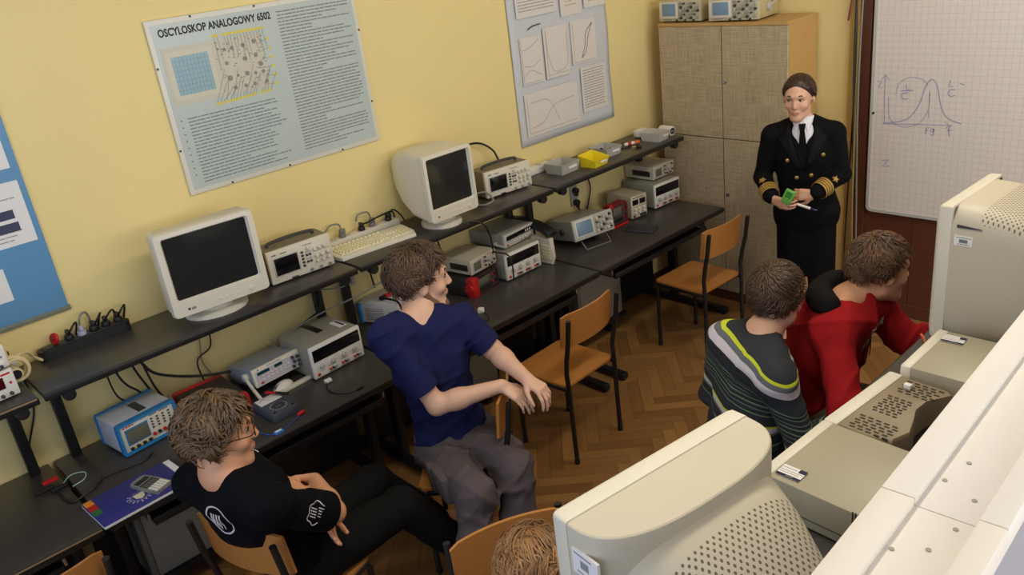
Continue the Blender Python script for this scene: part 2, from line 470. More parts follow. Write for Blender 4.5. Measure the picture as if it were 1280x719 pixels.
# ------------------------------------------------------------------ cables by the panelling
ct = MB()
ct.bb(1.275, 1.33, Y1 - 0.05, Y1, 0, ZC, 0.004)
tag(ct.build('trim_4', mat('shaded_wall_ochre', rgb(176, 142, 78), 0.6, var=0.1)), kind='structure')  # wall strip in shade, built as a raised strip with the shade in its ochre colour
wc = thing('cable_bundle', 'dark and ivory cables hanging down the wall left of the whiteboard', 'cables', (1.335, Y1 - 0.06, 0.005))
for k, (m, dx, ph) in enumerate(((M_CABLE, 0.0, 0.4), (mat('ochre_cable', rgb(160, 138, 84), .5), 0.018, 2.0), (M_CABLE, -0.02, 4.0), (M_CABLEG, 0.032, 1.0))):
    pts = [(dx + 0.012 * math.sin(ph + 5 * t), -0.012 + 0.006 * math.cos(ph + 4 * t), 0.006 + 2.09 * t) for t in [i / 12 for i in range(13)]]
    MB().tube(spline(pts, 4), 0.0055, 6).build('cable', m, wc)
MB().box((-0.005, -0.02, 2.085), (0.05, 0.035, 0.09), 0.008).build('connector', M_BLKP, wc)
MB().tube(spline([(-.01, -.03, 2.065), (-.03, -.04, 1.945), (-.045, -.04, 1.845)], 5), 0.006, 6).build('red_lead', mat('dull_red_cable', rgb(120, 40, 36), 0.5), wc)

# ------------------------------------------------------------------ posters on the left wall; local x = along the wall, y = up
def wall_thing(name, label, cat, y0, z0, group=None):
    o = bpy.data.objects.new(name, None); COL.objects.link(o)
    u, v, n = Vector((0, 1, 0)), Vector((0, 0, 1)), Vector((1, 0, 0))
    M = Matrix((u, v, n)).transposed().to_4x4(); M.translation = (0, y0, z0)
    o.matrix_world = M
    return tag(o, label, cat, group)
def sheet(name, parent, x0, x1, y0, y1, z, t, m, bev=0.0):
    return MB().bb(x0, x1, y0, y1, z, z + t, bev).build(name, m, parent)
def words(mb, x0, x1, y, h, rnd, z, wmin=0.012, wmax=0.05):
    x = x0
    while x < x1 - wmin:
        w = min(rnd.uniform(wmin, wmax), x1 - x)
        mb.bb(x, x + w, y - h / 2, y + h / 2, z, z + 0.0003)
        x += w + 0.0035
# the oscilloscope board
pw, ph = 1.03, 0.742
p1 = wall_thing('poster_board', 'large pale blue framed board headed OSCYLOSKOP ANALOGOWY 6502', 'poster', 1.363, 1.656)
M_PBLUE = mat('pale_blue_print', rgb(186, 197, 194), 0.35, var=0.02, coat=0.15)
sheet('board', p1, 0, pw, 0, ph, 0.004, 0.012, mat('poster_border_white', rgb(222, 220, 208), 0.4), 0.002)
sheet('print', p1, .02, pw - .02, .02, ph - .02, 0.0162, 0.001, M_PBLUE)
ti = text_mesh('OSCYLOSKOP ANALOGOWY 6502', 0.0435, M_INK, bold=0.0014)
for v_ in ti.vertices: v_.co.x *= .775
place('title', ti, p1, (.045, ph - .07, .0175), (1, 0, 0), (0, 1, 0))
sc_ = MB(); 
scp = sheet('pictured_oscilloscope', p1, .035, .50, .385, .625, .0172, .001, mat('pictured_scope_beige', rgb(200, 196, 178), 0.4))
sheet('pictured_bezel', p1, .045, .255, .405, .605, .0182, .001, mat('pictured_bezel_grey', rgb(206, 202, 182), 0.4))
sheet('pictured_screen', p1, .07, .235, .425, .585, .0192, .001, mat('pictured_screen_blue', rgb(140, 174, 186), 0.3))
g_ = MB()
for k in range(1, 10): g_.bb(.07 + .0165 * k - .0006, .07 + .0165 * k + .0006, .425, .585, .0202, .0205)
for k in range(1, 8): g_.bb(.07, .235, .425 + .02 * k - .0006, .425 + .02 * k + .0006, .0202, .0205)
g_.build('screen_graticule', mat('graticule_ink', rgb(108, 136, 146), 0.5), p1)
rn = random.Random(5)
kn = MB()
for (kx, ky, kr) in [(.285, .585, .008), (.315, .578, .011), (.35, .58, .012), (.405, .582, .014), (.46, .59, .014), (.31, .52, .012), (.4, .525, .015), (.455, .53, .013), (.47, .49, .016),
                     (.31, .455, .017), (.35, .46, .009), (.395, .46, .015), (.435, .455, .011), (.475, .455, .012), (.325, .41, .012), (.375, .41, .012), (.42, .41, .012), (.48, .41, .012)]:
    kn.cyl((kx, ky, .0182), (kx, ky, .0192), kr * .72, seg=14)
kn.build('pictured_knob', mat('pictured_knob_grey', rgb(140, 136, 124), 0.5), p1)
sm = MB()
for k in range(70):
    x, y = rn.uniform(.265, .495), rn.uniform(.395, .615)
    sm.bb(x, x + rn.uniform(.004, .014), y, y + .0025, .0193, .0196)
sm.build('pictured_panel_print', M_INKG, p1)
cl = MB(); yl = MB()
for k in range(16):
    x = .26 + k * .0155
    if k not in (2,): 
        yl.cyl((x + .02, .640 + .001 * (k % 2), .0172), (x + .02, .640 + .001 * (k % 2), .0182), .0075, seg=12)
        cl.ribbon([(x + .02, .634, .0197), (x + .025 + rn.uniform(-.01, .01), rn.uniform(.5, .6), .0197)], .0012)
for k in range(18):
    x = .225 + k * .0155
    if k not in (13,):
        yl.cyl((x, .358 + .0006 * k, .0172), (x, .358 + .0006 * k, .0182), .0072, seg=12)
        cl.ribbon([(x, .365, .0197), (x + .05 + rn.uniform(-.02, .02), rn.uniform(.42, .5), .0197)], .0012)
for k in range(6):
    yl.cyl((.53, .39 + k * .04, .0172), (.53, .39 + k * .04, .0182), .008, seg=12)
    cl.ribbon([(.522, .39 + k * .04, .0197), (.47, .40 + k * .035, .0197)], .0012)
yl.build('yellow_callout', mat('callout_yellow', rgb(222, 204, 84), 0.5), p1)
cl.build('callout_line', M_INKG, p1, fix=False)
tx = MB()
for k in range(20):
    words(tx, .075, .09 + rn.uniform(.18, .475) if k % 5 == 0 else .075 + rn.uniform(.36, .475), .325 - k * .0148, .0045, rn, .0172)
for k in range(44):
    words(tx, .6, .985 if rn.random() < .6 else rn.uniform(.75, .97), .695 - k * .0148, .0045, rn, .0172)
for k in range(9): tx.bb(.042, .05, .32 - k * .03, .325 - k * .03, .0172, .0175)
tx.build('body_text', M_INKG, p1, smooth=False)
scw = MB()
for x, y in ((.2, ph - .006), (.5, ph - .006), (.8, ph - .006), (.2, .006), (.5, .006), (.8, .006), (.006, .2), (.006, .55), (pw - .006, .2), (pw - .006, .55)):
    scw.cyl((x, y, .016), (x, y, .019), .005, seg=10)
scw.build('fixing_pin', M_DGREY, p1)
# paper wall chart
cw_, ch_ = .86, 1.15
p2 = wall_thing('wall_chart', 'white paper wall chart of graphs and text blocks hanging above the yellow bin', 'poster', 3.392, 1.354)
n = 24
ring = []
V_ = []
mbp = MB()
rows = [[mbp.bm.verts.new((cw_ * i / n, ch_ * j / n, .010 + .003 * math.sin(9 * i / n + 3 * j / n) + .003 * math.sin(14 * j / n + 1) * (0.3 + i / n))) for i in range(n + 1)] for j in range(n + 1)]
for j in range(n):
    for i in range(n):
        mbp.bm.faces.new((rows[j][i], rows[j][i + 1], rows[j + 1][i + 1], rows[j + 1][i]))
sh = mbp.build('paper_sheet', mat('bluish_white_chart', rgb(205, 208, 212), 0.6, var=0.02), p2)
so = sh.modifiers.new('t', 'SOLIDIFY'); so.thickness = 0.002; so.offset = -1
def panel2(x0, x1, y0, y1): sheet('printed_panel', p2, x0, x1, y0, y1, .0195, .0008, mat('chart_panel_white', rgb(222, 216, 210), 0.6))
panel2(.06, .4, .74, 1.12); panel2(.43, .62, .70, 1.12); panel2(.64, .84, .72, 1.12)
panel2(.06, .24, .36, .63); panel2(.26, .47, .36, .66); panel2(.5, .73, .40, .66); panel2(.05, .52, .05, .31); panel2(.56, .8, .09, .37)
tx = MB()
for k in range(20): words(tx, .08, .38, 1.10 - k * .017, .005, rn, .0205)
for k in range(15): words(tx, .58, .775, .35 - k * .0165, .005, rn, .0205)
tx.build('chart_text', M_INKL, p2, smooth=False)
yt = MB()
for k in range(16): words(yt, .47, .47 + rn.uniform(.06, .13), 1.09 - k * .022, .006, rn, .0205); words(yt, .68, .68 + rn.uniform(.04, .1), 1.0 - k * .016, .006, rn, .0205)
yt.build('yellow_text', mat('ochre_ink', rgb(190, 178, 120), 0.7), p2, smooth=False)
cv = MB()
cv.ribbon(spline([(.14, .67, .021), (.18, .685, .021), (.25, .69, .021)]), .006)
cv.ribbon(spline([(.585, .43, .021), (.62, .5, .021), (.64, .58, .021), (.70, .63, .021)]), .004); cv.ribbon(spline([(.585, .43, .021), (.63, .47, .021), (.66, .56, .021), (.70, .63, .021)]), .004)
cv.build('dark_curve', M_INK, p2, fix=False)
cv = MB()
for s in ([(.08, .56), (.14, .57), (.22, .61)], [(.08, .47), (.15, .46), (.22, .49)], [(.08, .41), (.13, .44), (.22, .40)], [(.28, .63), (.29, .5), (.33, .40), (.42, .40), (.455, .45), (.46, .62)],
          [(.1, .1), (.2, .12), (.3, .2), (.48, .22)], [(.1, .25), (.25, .24), (.34, .1)]):
    cv.ribbon(spline([(a, b, .021) for a, b in s]), .003)
for a in ((.07, .37, .23, .37), (.07, .37, .07, .62), (.28, .37, .28, .65), (.27, .38, .46, .38), (.52, .41, .72, .41), (.52, .41, .52, .65), (.07, .07, .5, .07), (.07, .07, .07, .29)):
    cv.ribbon([(a[0], a[1], .021), (a[2], a[3], .021)], .0025)
cv.build('graph_line', M_INKL, p2, fix=False)
# blue poster at the left edge
p3 = wall_thing('blue_poster', 'blue wall poster with white printed sheets at the left edge', 'poster', -.35, 1.358)
M_PB = mat('poster_blue', rgb(92, 146, 188), 0.45, var=0.05, scale=4)
sheet('backing', p3, 0, 1.098, 0, 1.25, .002, .006, M_PB)
sheet('bottom_batten', p3, 0, 1.104, -.012, .008, .002, .012, mat('batten_olive', rgb(120, 126, 112), 0.5), .003)
for i, (x0, x1, y0, y1) in enumerate(((.6, 1.075, .305, .55), (.45, .921, .1, .232), (.6, 1.068, .60, .78))):
    s_ = sheet('printed_sheet', p3, x0, x1, y0, y1, .0085, .001, M_PAPER)
    tx = MB()
    yy = y1 - .03
    while yy > y0 + .02:
        if not (i == 0 and y0 + .06 < yy < y0 + .14): words(tx, x0 + .02, x1 - rn.uniform(.02, .1), yy, .004, rn, .0098)
        yy -= .016
    o = tx.build('sheet_text', M_INKL, s_, smooth=False)
    if i == 0:
        MB().bb(x1 - .27, x1 - .045, y0 + .055, y0 + .09, .0098, .0104).bb(x1 - .27, x1 - .05, y0 + .105, y0 + .14, .0098, .0104).build('dark_strip', mat('strip_ink', rgb(58, 64, 92), 0.6), s_)
    if i == 0: pass
# ------------------------------------------------------------------ lab benches with raised shelves (units along the left wall)
BD, SD = 0.69, 0.392
def bench(y0, y1, label, worn=False):
    L = y1 - y0
    t = thing('lab_bench', label, 'lab bench', (0, y0, 0), 0, 'black lab benches along the left wall')
    MB().bb(0.012, BD - .008, .004, L - .004, B_Z - .026, B_Z, .003).build('worktop', M_LAM, t)
    MB().bb(BD - .012, BD, .004, L - .004, B_Z - .032, B_Z - .0005, .005).build('worktop_edge', M_EDGE, t)
    MB().bb(0.012, SD - .012, .004, L - .004, S_Z - .024, S_Z, .003).build('shelf', M_LAM, t)
    MB().bb(SD - .014, SD, .002, L - .002, S_Z - .03, S_Z - .0005, .006).build('shelf_edge', M_EDGE, t)
    if worn:
        wm = mat('worn_chipboard_edge', rgb(150, 122, 84), .6, var=.3, scale=60)
        MB().bb(BD - .0035, BD + .0006, .01, L - .01, B_Z - .006, B_Z - .001, .0008).build('worn_edge', wm, t)
        MB().bb(SD - .0035, SD + .0006, .01, L - .01, S_Z - .008, S_Z - .002, .0008).build('worn_edge', wm, t)
    for y in (.09, L - .065):
        MB().bb(.03, .07, y - .02, y + .02, B_Z, S_Z - .055, .004).build('shelf_post', M_BLK, t)
        b = MB().bb(.03, SD - .05, y - .018, y + .018, S_Z - .057, S_Z - .025, .004)
        b.cyl((SD - .06, y, S_Z - .048), (SD - .018, y, S_Z - .048), .024, seg=16, bev=.005)
        b.build('shelf_bracket', M_BLKP, t)
        lg = MB().bb(.27, .33, y - .02, y + .02, .045, B_Z - .06, .004)
        lg.build('leg_column', M_BLK, t)
        MB().bb(.05, BD - .06, y - .02, y + .02, B_Z - .06, B_Z - .027, .004).build('leg_bracket', M_BLK, t)
        ft = MB().bb(.04, .735, y - .025, y + .025, .008, .05, .01)
        ft.cyl((.70, y, 0), (.70, y, .012), .02); ft.cyl((.08, y, 0), (.08, y, .012), .02)
        ft.build('foot_bar', M_BLK, t)
    MB().bb(.06, .085, .02, L - .02, .05, B_Z - .03, .003).build('modesty_panel', M_BLK, t)
    tr = MB().bb(.25, BD - .04, .16, L - .16, .625, .64, .003)
    tr.bb(BD - .05, BD - .035, .16, L - .16, .62, .655, .004)
    ty = tr.build('keyboard_tray', M_BLK, t)
    for y in (.15, L - .15):
        MB().bb(.2, BD - .05, y - .006, y + .006, .642, .675, .002).build('tray_slide', M_CHROME, ty)
    return t
bench(-.92, .472, 'black lab bench at the left edge with an alligator lead on its top', True)
bench(.484, 1.895, 'black lab bench carrying the blue notebook and the blue-cased oscilloscope')
bench(1.905, 3.243, 'black lab bench behind the man in the navy T-shirt')
bench(3.255, 4.498, 'black lab bench farthest along the wall, ending at the cabinet')
# computer towers on the low rail under the benches
def tower(y, label):
    t = thing('computer_tower', label, 'computer', (.12, y, 0), 0, 'computer towers under the benches')
    MB().bb(0, .18, .03, .42, .15, .6, .006).build('case', M_GREY, t)
    MB().bb(-.002, .182, 0, .03, .148, .602, .008).build('front_bezel', mat('tower_bezel_grey', rgb(128, 126, 116), 0.5), t)
    r = MB().bb(-.02, .2, .0, .44, .12, .148, .004)
    for yy in (.06, .38): r.bb(0.06, .12, yy - .02, yy + .02, 0, .125, .004)
    r.build('stand', M_BLK, t)
    MB().bb(.03, .15, -.004, 0, .5, .545, .002).bb(.03, .15, -.004, 0, .43, .475, .002).build('drive_bay', M_DGREY, t)
tower(.64, 'grey computer tower under the bench with the blue notebook')
tower(2.30, 'grey computer tower under the bench beside the navy T-shirt man')
tower(3.44, 'grey computer tower under the farthest bench, left of the far chair')
# socket under the third bench
so = thing('wall_socket', 'white socket plate with a red mark low under the bench, left of the middle chair', 'socket', (.0855, 3.09, .42), 90)
MB().bb(-.04, .04, -.012, 0, -.04, .04, .004).build('socket_plate', M_WHITEP, so)
MB().cyl((0, -.0145, 0), (0, -.012, 0), .014).build('socket_mark', M_RED, so)
# ------------------------------------------------------------------ instruments. Local frame: x to the viewer's right, y into the case, z up, front at y = 0
KN = {}
def knob(parent, x, z, r, d=.014, m=None, name='knob', y=0.0):
    m = m or M_LGREY
    k = (round(r, 4), round(d, 4), m.name)
    if k not in KN:
        b = MB(); b.cyl((0, 0, 0), (0, -d, 0), r, r * .86, 14, bev=min(r, d) * .15)
        KN[k] = b.mesh(m)
    return link(name, KN[k], parent, (x, y, z))
def panel(parent, x0, x1, z0, z1, m, name, t=.003, y=0.0, bev=.001):
    return MB().bb(x0, x1, y - t, y + .002, z0, z1, bev).build(name, m, parent)
def case(parent, w, h, d, m, foot=.008, front=None, ft=.012, frm=None, bev=.005, name='case'):
    MB().bb(-w / 2 + .002, w / 2 - .002, ft, d, foot, h - .001, bev).build(name, m, parent)
    b = MB().bb(-w / 2, w / 2, 0, ft + .002, foot, h, min(bev, .006))
    b.build('front_panel', front or M_CREAM, parent)
    for x in (-w / 2 + .03, w / 2 - .03):
        for y in (.03, d - .03):
            MB().cyl((x, y, 0), (x, y, foot + .002), .01, seg=12).build('foot', M_RUB, parent)
def ports(parent, n, x0, x1, z, r=.006, m=None, name='socket'):
    for i in range(n):
        knob(parent, x0 + (x1 - x0) * i / max(1, n - 1), z, r, .010, m or M_CHROME, name)
def dash(parent, segs, m=None, name='panel_print', t=.0006, y=0.0):
    b = MB()
    for x0, x1, z0, z1 in segs: b.bb(x0, x1, y - t, y, z0, z1)
    return b.build(name, m or M_INK, parent, smooth=False)
rd = random.Random(11)

# ---- CRT monitors facing the room
def crt(name, label, x, y, z, rz, w, h, d, logo=None, sw=.83, group='CRT monitors on the shelf', base=True, bm=M_CREAM, bulky=False):
    t = thing(name, label, 'monitor', (x, y, z), rz, group)
    zb = .055 if base else .0
    # bezel frame as a curved ring
    H = h
    sx, sz0, sz1 = w * sw / 2, zb + H * .2, zb + H * .92
    def ring(hw, z0, z1, r, yy, n=5):
        return [(u, yy, v) for u, v in rrect(hw * 2, z1 - z0, r, n, 0, (z0 + z1) / 2)]
    b = MB()
    b.loft([ring(w / 2 - .004, zb + .003, zb + H - .003, .02, .03), ring(w / 2, zb, zb + H, .022, .018), ring(w / 2 - .006, zb + .006, zb + H - .006, .018, -.002),
            ring(sx + .006, sz0 - .006, sz1 + .006, .012, -.004), ring(sx, sz0, sz1, .010, .008), ring(sx - .004, sz0 + .004, sz1 - .004, .01, .016)], cap=False)
    b.build('bezel', bm, t, ang=50)
    # glass bulging slightly
    g = MB(); n = 10
    vs = [[g.bm.verts.new((-sx + 2 * sx * i / n, .011 - .007 * (1 - (2 * i / n - 1) ** 2) * (1 - (2 * j / n - 1) ** 2), sz0 + (sz1 - sz0) * j / n)) for i in range(n + 1)] for j in range(n + 1)]
    for j in range(n):
        for i in range(n): g.bm.faces.new((vs[j][i], vs[j][i + 1], vs[j + 1][i + 1], vs[j + 1][i]))
    g.build('screen', M_SCREEN, t)
    hb = MB()
    hb.loft([ring(w / 2 - .006, zb + .004, zb + H - .004, .02, .024), ring(w / 2 - .008, zb + .004, zb + H - .004, .025, .1), ring(w / 2 - .02, zb + .006, zb + H - .012, .05, d * .36),
             ring(w / 2 - .06, zb + .015, zb + H - .05, .06, d * .62), ring(w / 2 - .1, zb + .025, zb + H - .10, .05, d * .9), ring(w / 2 - .115, zb + .04, zb + H - .13, .045, d)])
    if bulky:
        hb.bm.free(); hb = MB()
        hb.loft([ring(w / 2 - .006, zb + .004, zb + H - .004, .02, .024), ring(w / 2 - .004, zb + .004, zb + H - .002, .03, .06), ring(w / 2 - .006, zb + .012, zb + H + .002, .045, d * .45),
                 ring(w / 2 - .018, zb + .05, zb + H - .004, .06, d * .72), ring(w / 2 - .04, zb + .10, zb + H - .02, .07, d * .92), ring(w / 2 - .07, zb + .13, zb + H - .06, .06, d)])
    hb.build('rear_housing', bm, t, ang=50)
    if base:
        bs = MB()
        bs.loft([[(.135 * math.cos(a) * (w / .42), .13 + .115 * math.sin(a), zz) if k == 0 else (.12 * math.cos(a) * (w / .42), .13 + .1 * math.sin(a), zz) for a in [2 * PI * i / 40 for i in range(40)]] for k, zz in ((0, 0), (0, .014), (1, .022))])
        bs.cyl((0, .13, .02), (0, .13, zb + .03), .075, .085, 28)
        bs.build('swivel_base', bm, t)
    knob(t, w * .30, zb + H * .09, .012, .008, bm, 'power_button')
    for k in range(4): knob(t, -.03 + k * .026 + .02, zb + H * .085, .006, .006, bm, 'menu_button')
    if logo:
        knob(t, -w * .34, zb + H * .09, .0062, .0045, M_DGREY, 'logo_disc')
        place('logo_lettering', text_mesh('LG', .014, M_DGREY, bold=.0005), t, (-w * .34 + .01, -.0042, zb + H * .09 - .005), (1, 0, 0), (0, 0, 1))
    else:
        knob(t, -w * .34, zb + H * .09, .0055, .0045, M_DGREY, 'logo_disc')
    return t
crt('crt_monitor', 'cream CRT monitor with a wide dark screen beside the black socket strip', .340, 1.255, S_Z, 85, .43, .372, .305, logo=True)
crt('crt_monitor', 'cream CRT monitor turned away from the camera, right of the ivory keyboard', .378, 2.53, S_Z, 90, .325, .355, .352, bulky=True)

# ---- modern digital oscilloscopes (cream front, dark display left)
def dso(label, x, y, rz, w, h, d):
    t = thing('digital_oscilloscope', label, 'oscilloscope', (x, y, S_Z), rz, 'digital oscilloscopes on the shelf')
    case(t, w, h, d, mat('scope_case_grey', rgb(116, 108, 92), 0.5, var=.05), front=M_CREAM, ft=.02)
    panel(t, -w * .43, -w * .03, h * .24, h * .80, M_LGREY, 'display_frame')
    panel(t, -w * .41, -w * .05, h * .27, h * .77, M_LCD, 'display', .004)
    for k in range(5): panel(t, w * .005, w * .045, h * (.28 + .1 * k), h * (.34 + .1 * k), M_DGREY, 'menu_button', .005)
    for k in range(2):
        for j in range(4): panel(t, w * (.075 + .05 * k), w * (.11 + .05 * k), h * (.36 + .1 * j), h * (.42 + .1 * j), M_LGREY if j % 2 else M_DGREY, 'button', .005)
    for (kx, kz, kr) in ((.22, .7, .009), (.30, .72, .008), (.38, .72, .009), (.24, .5, .011), (.33, .5, .011), (.42, .52, .011), (.12, .8, .008), (.24, .34, .009), (.33, .34, .009), (.42, .36, .009)):
        knob(t, w * kx, h * kz, kr, .014, M_CREAM)
    ports(t, 3, w * .12, w * .42, h * .14, .008, M_CHROME, 'bnc_socket')
    panel(t, -w * .2, -w * .1, h * .07, h * .11, M_DGREY, 'power_button', .004)
    dash(t, [(-w * .43, -w * .36, h * .86, h * .9), (-w * .3, -w * .2, h * .86, h * .89), (w * .05, w * .2, h * .88, h * .9), (w * .22, w * .46, h * .61, h * .62), (w * .22, w * .46, h * .42, h * .43)], M_INKG, y=-.0003)
    hd = MB().tube(spline([(-w * .36, d * .55, h - .004), (-w * .34, d * .55, h + .014), (0, d * .55, h + .02), (w * .34, d * .55, h + .014), (w * .36, d * .55, h - .004)], 5), .008, 8)
    hd.build('carry_handle', M_DGREY, t)
    return t
dso('cream digital oscilloscope with a black display beside the wide-screen monitor', .24, 1.698, 86, .323, .164, .15)
dso('cream digital oscilloscope with a black display, right of the turned monitor', .211, 3.072, 83, .322, .157, .15)

# ---- bench power supplies: white front, black meter window, knobs and terminals
def psu(label, x, y, rz, w, h, d, topm=M_GREY, slot=False):
    t = thing('power_supply', label, 'power supply', (x, y, B_Z), rz, 'wide laboratory power supplies on the bench')
    case(t, w, h, d, topm, front=M_WHITEP, ft=.016)
    panel(t, -w * .46, w * .46, h * .55, h * .90, M_LCD, 'meter_window', .003)
    for k in range(4): knob(t, w * (-.34 + .22 * k), h * (.38 + .01 * k), .012, .016, M_LGREY)
    for k in range(3):
        for j in range(3): knob(t, w * (-.20 + .25 * k + .055 * j), h * .17, .0055, .012, (M_RED, M_BLKP, M_GREY)[j], 'terminal')
        dash(t, [(w * (-.23 + .25 * k), w * (-.06 + .25 * k), h * .265, h * .275), (w * (-.23 + .25 * k), w * (-.06 + .25 * k), h * .08, h * .09)], M_RED if k else M_INK, y=-.0002)
    knob(t, -w * .42, h * .16, .008, .006, M_RED, 'power_button')
    if slot:
        s = MB().bb(-.015, .02, d * .45, d * .95, h - .002, h + .0015, .0005); s.build('handle_strip', M_BLKP, t)
        lb = MB().bb(w * .28, w * .42, d * .25, d * .6, h - .002, h + .0006); lb.build('label', M_PAPER, t)
        dash_ = MB().bb(w * .36, w * .40, d * .28, d * .57, h + .0004, h + .0009); dash_.build('label_print', M_NAVYD, t, smooth=False)
    return t
psu('wide grey power supply with a black meter window below the cream oscilloscope', .386, 1.698, 94, .293, .168, .26, M_GREY, True)
psu('wide power supply carrying the grey counter, left of the upright keyboard', .335, 2.996, 90, .274, .164, .27)
psu('wide power supply at the cabinet end with a small oscilloscope on top', .326, 4.375, 86, .251, .168, .29)

# ---- frequency counter on the middle power supply
def counter():
    w, h, d = .258, .088, .275
    t = thing('frequency_counter', 'grey frequency counter with a black display strip on a power supply', 'counter', (.269, 3.045, .741 + .1645), 95)
    case(t, w, h, d, M_GREY, front=M_LGREY, ft=.02)
    panel(t, -w * .42, w * .44, h * .55, h * .84, M_LCD, 'display', .003)
    dash(t, [(w * .2, w * .24, h * .62, h * .76), (w * .27, w * .31, h * .62, h * .76), (w * .34, w * .38, h * .62, h * .76)], M_PRINT, 'digit', y=-.0031)
    for k in range(7): panel(t, w * (-.2 + .09 * k), w * (-.15 + .09 * k), h * .32, h * .42, M_CREAM, 'button', .005)
    for k in range(3): knob(t, w * (.05 + .14 * k), h * .2, .006, .01, M_CHROME, 'bnc_socket')
    knob(t, -w * .4, h * .25, .006, .006, M_RED, 'power_button')
    dash(t, [(-w * .42, w * .42, h * .47, h * .48)], M_INKG, y=-.0002)
    MB().tube(spline([(-w / 2 - .002, .06, .035), (-w / 2 - .02, .06, .035), (-w / 2 - .02, .01, .03), (-w / 2 - .016, -.02, .03)], 4), .008, 8).build('carry_handle', M_LGREY, t)
    return t
counter()

# ---- small portable scopes: cream case, grey-green display left, knobs right
def spec(label, x, y, z, rz, w, h, d, group):
    t = thing('portable_oscilloscope', label, 'oscilloscope', (x, y, z), rz, group)
    case(t, w, h, d, M_CREAM2, front=M_CREAM2, ft=.014)
    panel(t, -w * .46, -w * .06, h * .18, h * .88, M_LGREY, 'display_frame')
    panel(t, -w * .40, -w * .12, h * .28, h * .78, M_LCDG, 'display', .0045)
    knob(t, w * .22, h * .62, .017, .014, M_LGREY, 'main_dial')
    for kx, kz in ((.06, .8), (.06, .55), (.06, .3), (.38, .8), (.40, .4), (.3, .25), (.18, .22)): knob(t, w * kx, h * kz, .006, .01, M_DGREY)
    for k in range(3): panel(t, w * (-.42 + .1 * k), w * (-.35 + .1 * k), h * .08, h * .13, M_DGREY, 'button', .004)
    dash(t, [(0, w * .02, h * .3, h * .9), (w * .1, w * .34, h * .87, h * .89), (w * .32, w * .46, h * .55, h * .56)], M_INKG, y=-.0002)
    # side carrying recess
    MB().bb(-w / 2 - .003, -w / 2 + .004, d * .12, d * .72, h * .3, h * .68, .003).build('side_handle', M_BLKP, t)
    return t
spec('cream portable oscilloscope stacked on the red-cornered multimeter', .292, 2.737, .741 + .1105, 98, .217, .096, .215, 'small portable oscilloscopes')
spec('cream portable oscilloscope stacked on the power supply at the cabinet end', .258, 4.434, .741 + .1685, 90, .229, .098, .245, 'small portable oscilloscopes')

# ---- red and black bench multimeters
def bench_dmm(name, label, x, y, rz, w, h, d, kind=0, tilt=0):
    t = thing(name, label, 'multimeter', (x, y, B_Z), rz, 'red and black bench multimeters')
    if tilt: t.rotation_euler = (math.radians(tilt), 0, math.radians(rz))
    MB().bb(-w / 2 + .004, w / 2 - .004, .012, d - .012, .006, h - .004, .006).build('case', mat('multimeter_case_black', rgb(44, 42, 42), .5, var=.1), t)
    for nm, yy in (('front_bumper', 0.0), ('rear_bumper', d - .022)):
        b = MB()
        o = rrect(w, h, .014, 4, 0, h / 2); i = rrect(w - .022, h - .022, .008, 4, 0, h / 2)
        b.loft([[(u, yy, v) for u, v in i], [(u, yy, v) for u, v in o], [(u, yy + .024, v) for u, v in o], [(u, yy + .024, v) for u, v in i], [(u, yy, v) for u, v in i]], cap=False)
        b.build(nm, M_RED if kind == 0 else mat('multimeter_frame_dark', rgb(60, 30, 30), .45) if kind == 1 else mat('dull_red_plastic', rgb(122, 24, 28), .45), t)
    if kind == 1:
        b = MB().bb(-w / 2 - .002, -w / 2 + .05, -.004, .05, 0, h + .002, .008); b.cyl((-w / 2 - .012, .025, h * .5), (-w / 2, .025, h * .5), .03, .03, 18, bev=.004)
        b.build('corner_bumper', M_RED, t)
    if kind == 2: MB().bb(-w / 2, w / 2, -.012, .0, 0, .014, .004).bb(-w / 2 - .004, -w / 2 + .03, -.004, .02, h - .02, h + .012, .005).build('red_trim', M_RED, t)
    panel(t, -w * .45, w * .45, h * .1, h * .9, M_DGREY, 'face', .0, .006)
    panel(t, -w * .30, w * .18, h * .48, h * .82, M_LCDG, 'display', .002, .006)
    for k in range(5): panel(t, w * (-.3 + .11 * k), w * (-.22 + .11 * k), h * .2, h * .33, M_BLKP, 'button', .004, .006)
    for kx, kz, m in ((.28, .7, M_RED), (.38, .7, M_BLKP), (.28, .35, M_RED), (.38, .35, M_BLKP)): knob(t, w * kx, h * kz, .007, .008, m, 'terminal', .006)
    return t
bench_dmm('bench_multimeter', 'low red-edged black multimeter behind the curly-haired boy', .354, 1.125, 89, .237, .085, .288)
bench_dmm('bench_multimeter', 'red-cornered black multimeter under the cream portable oscilloscope', .323, 2.71, 100, .225, .11, .22, 1)
bench_dmm('bench_multimeter', 'red-framed black multimeter standing behind the tilted oscilloscope', .30, 3.895, 89, .165, .15, .06, 2)
MB_ = None

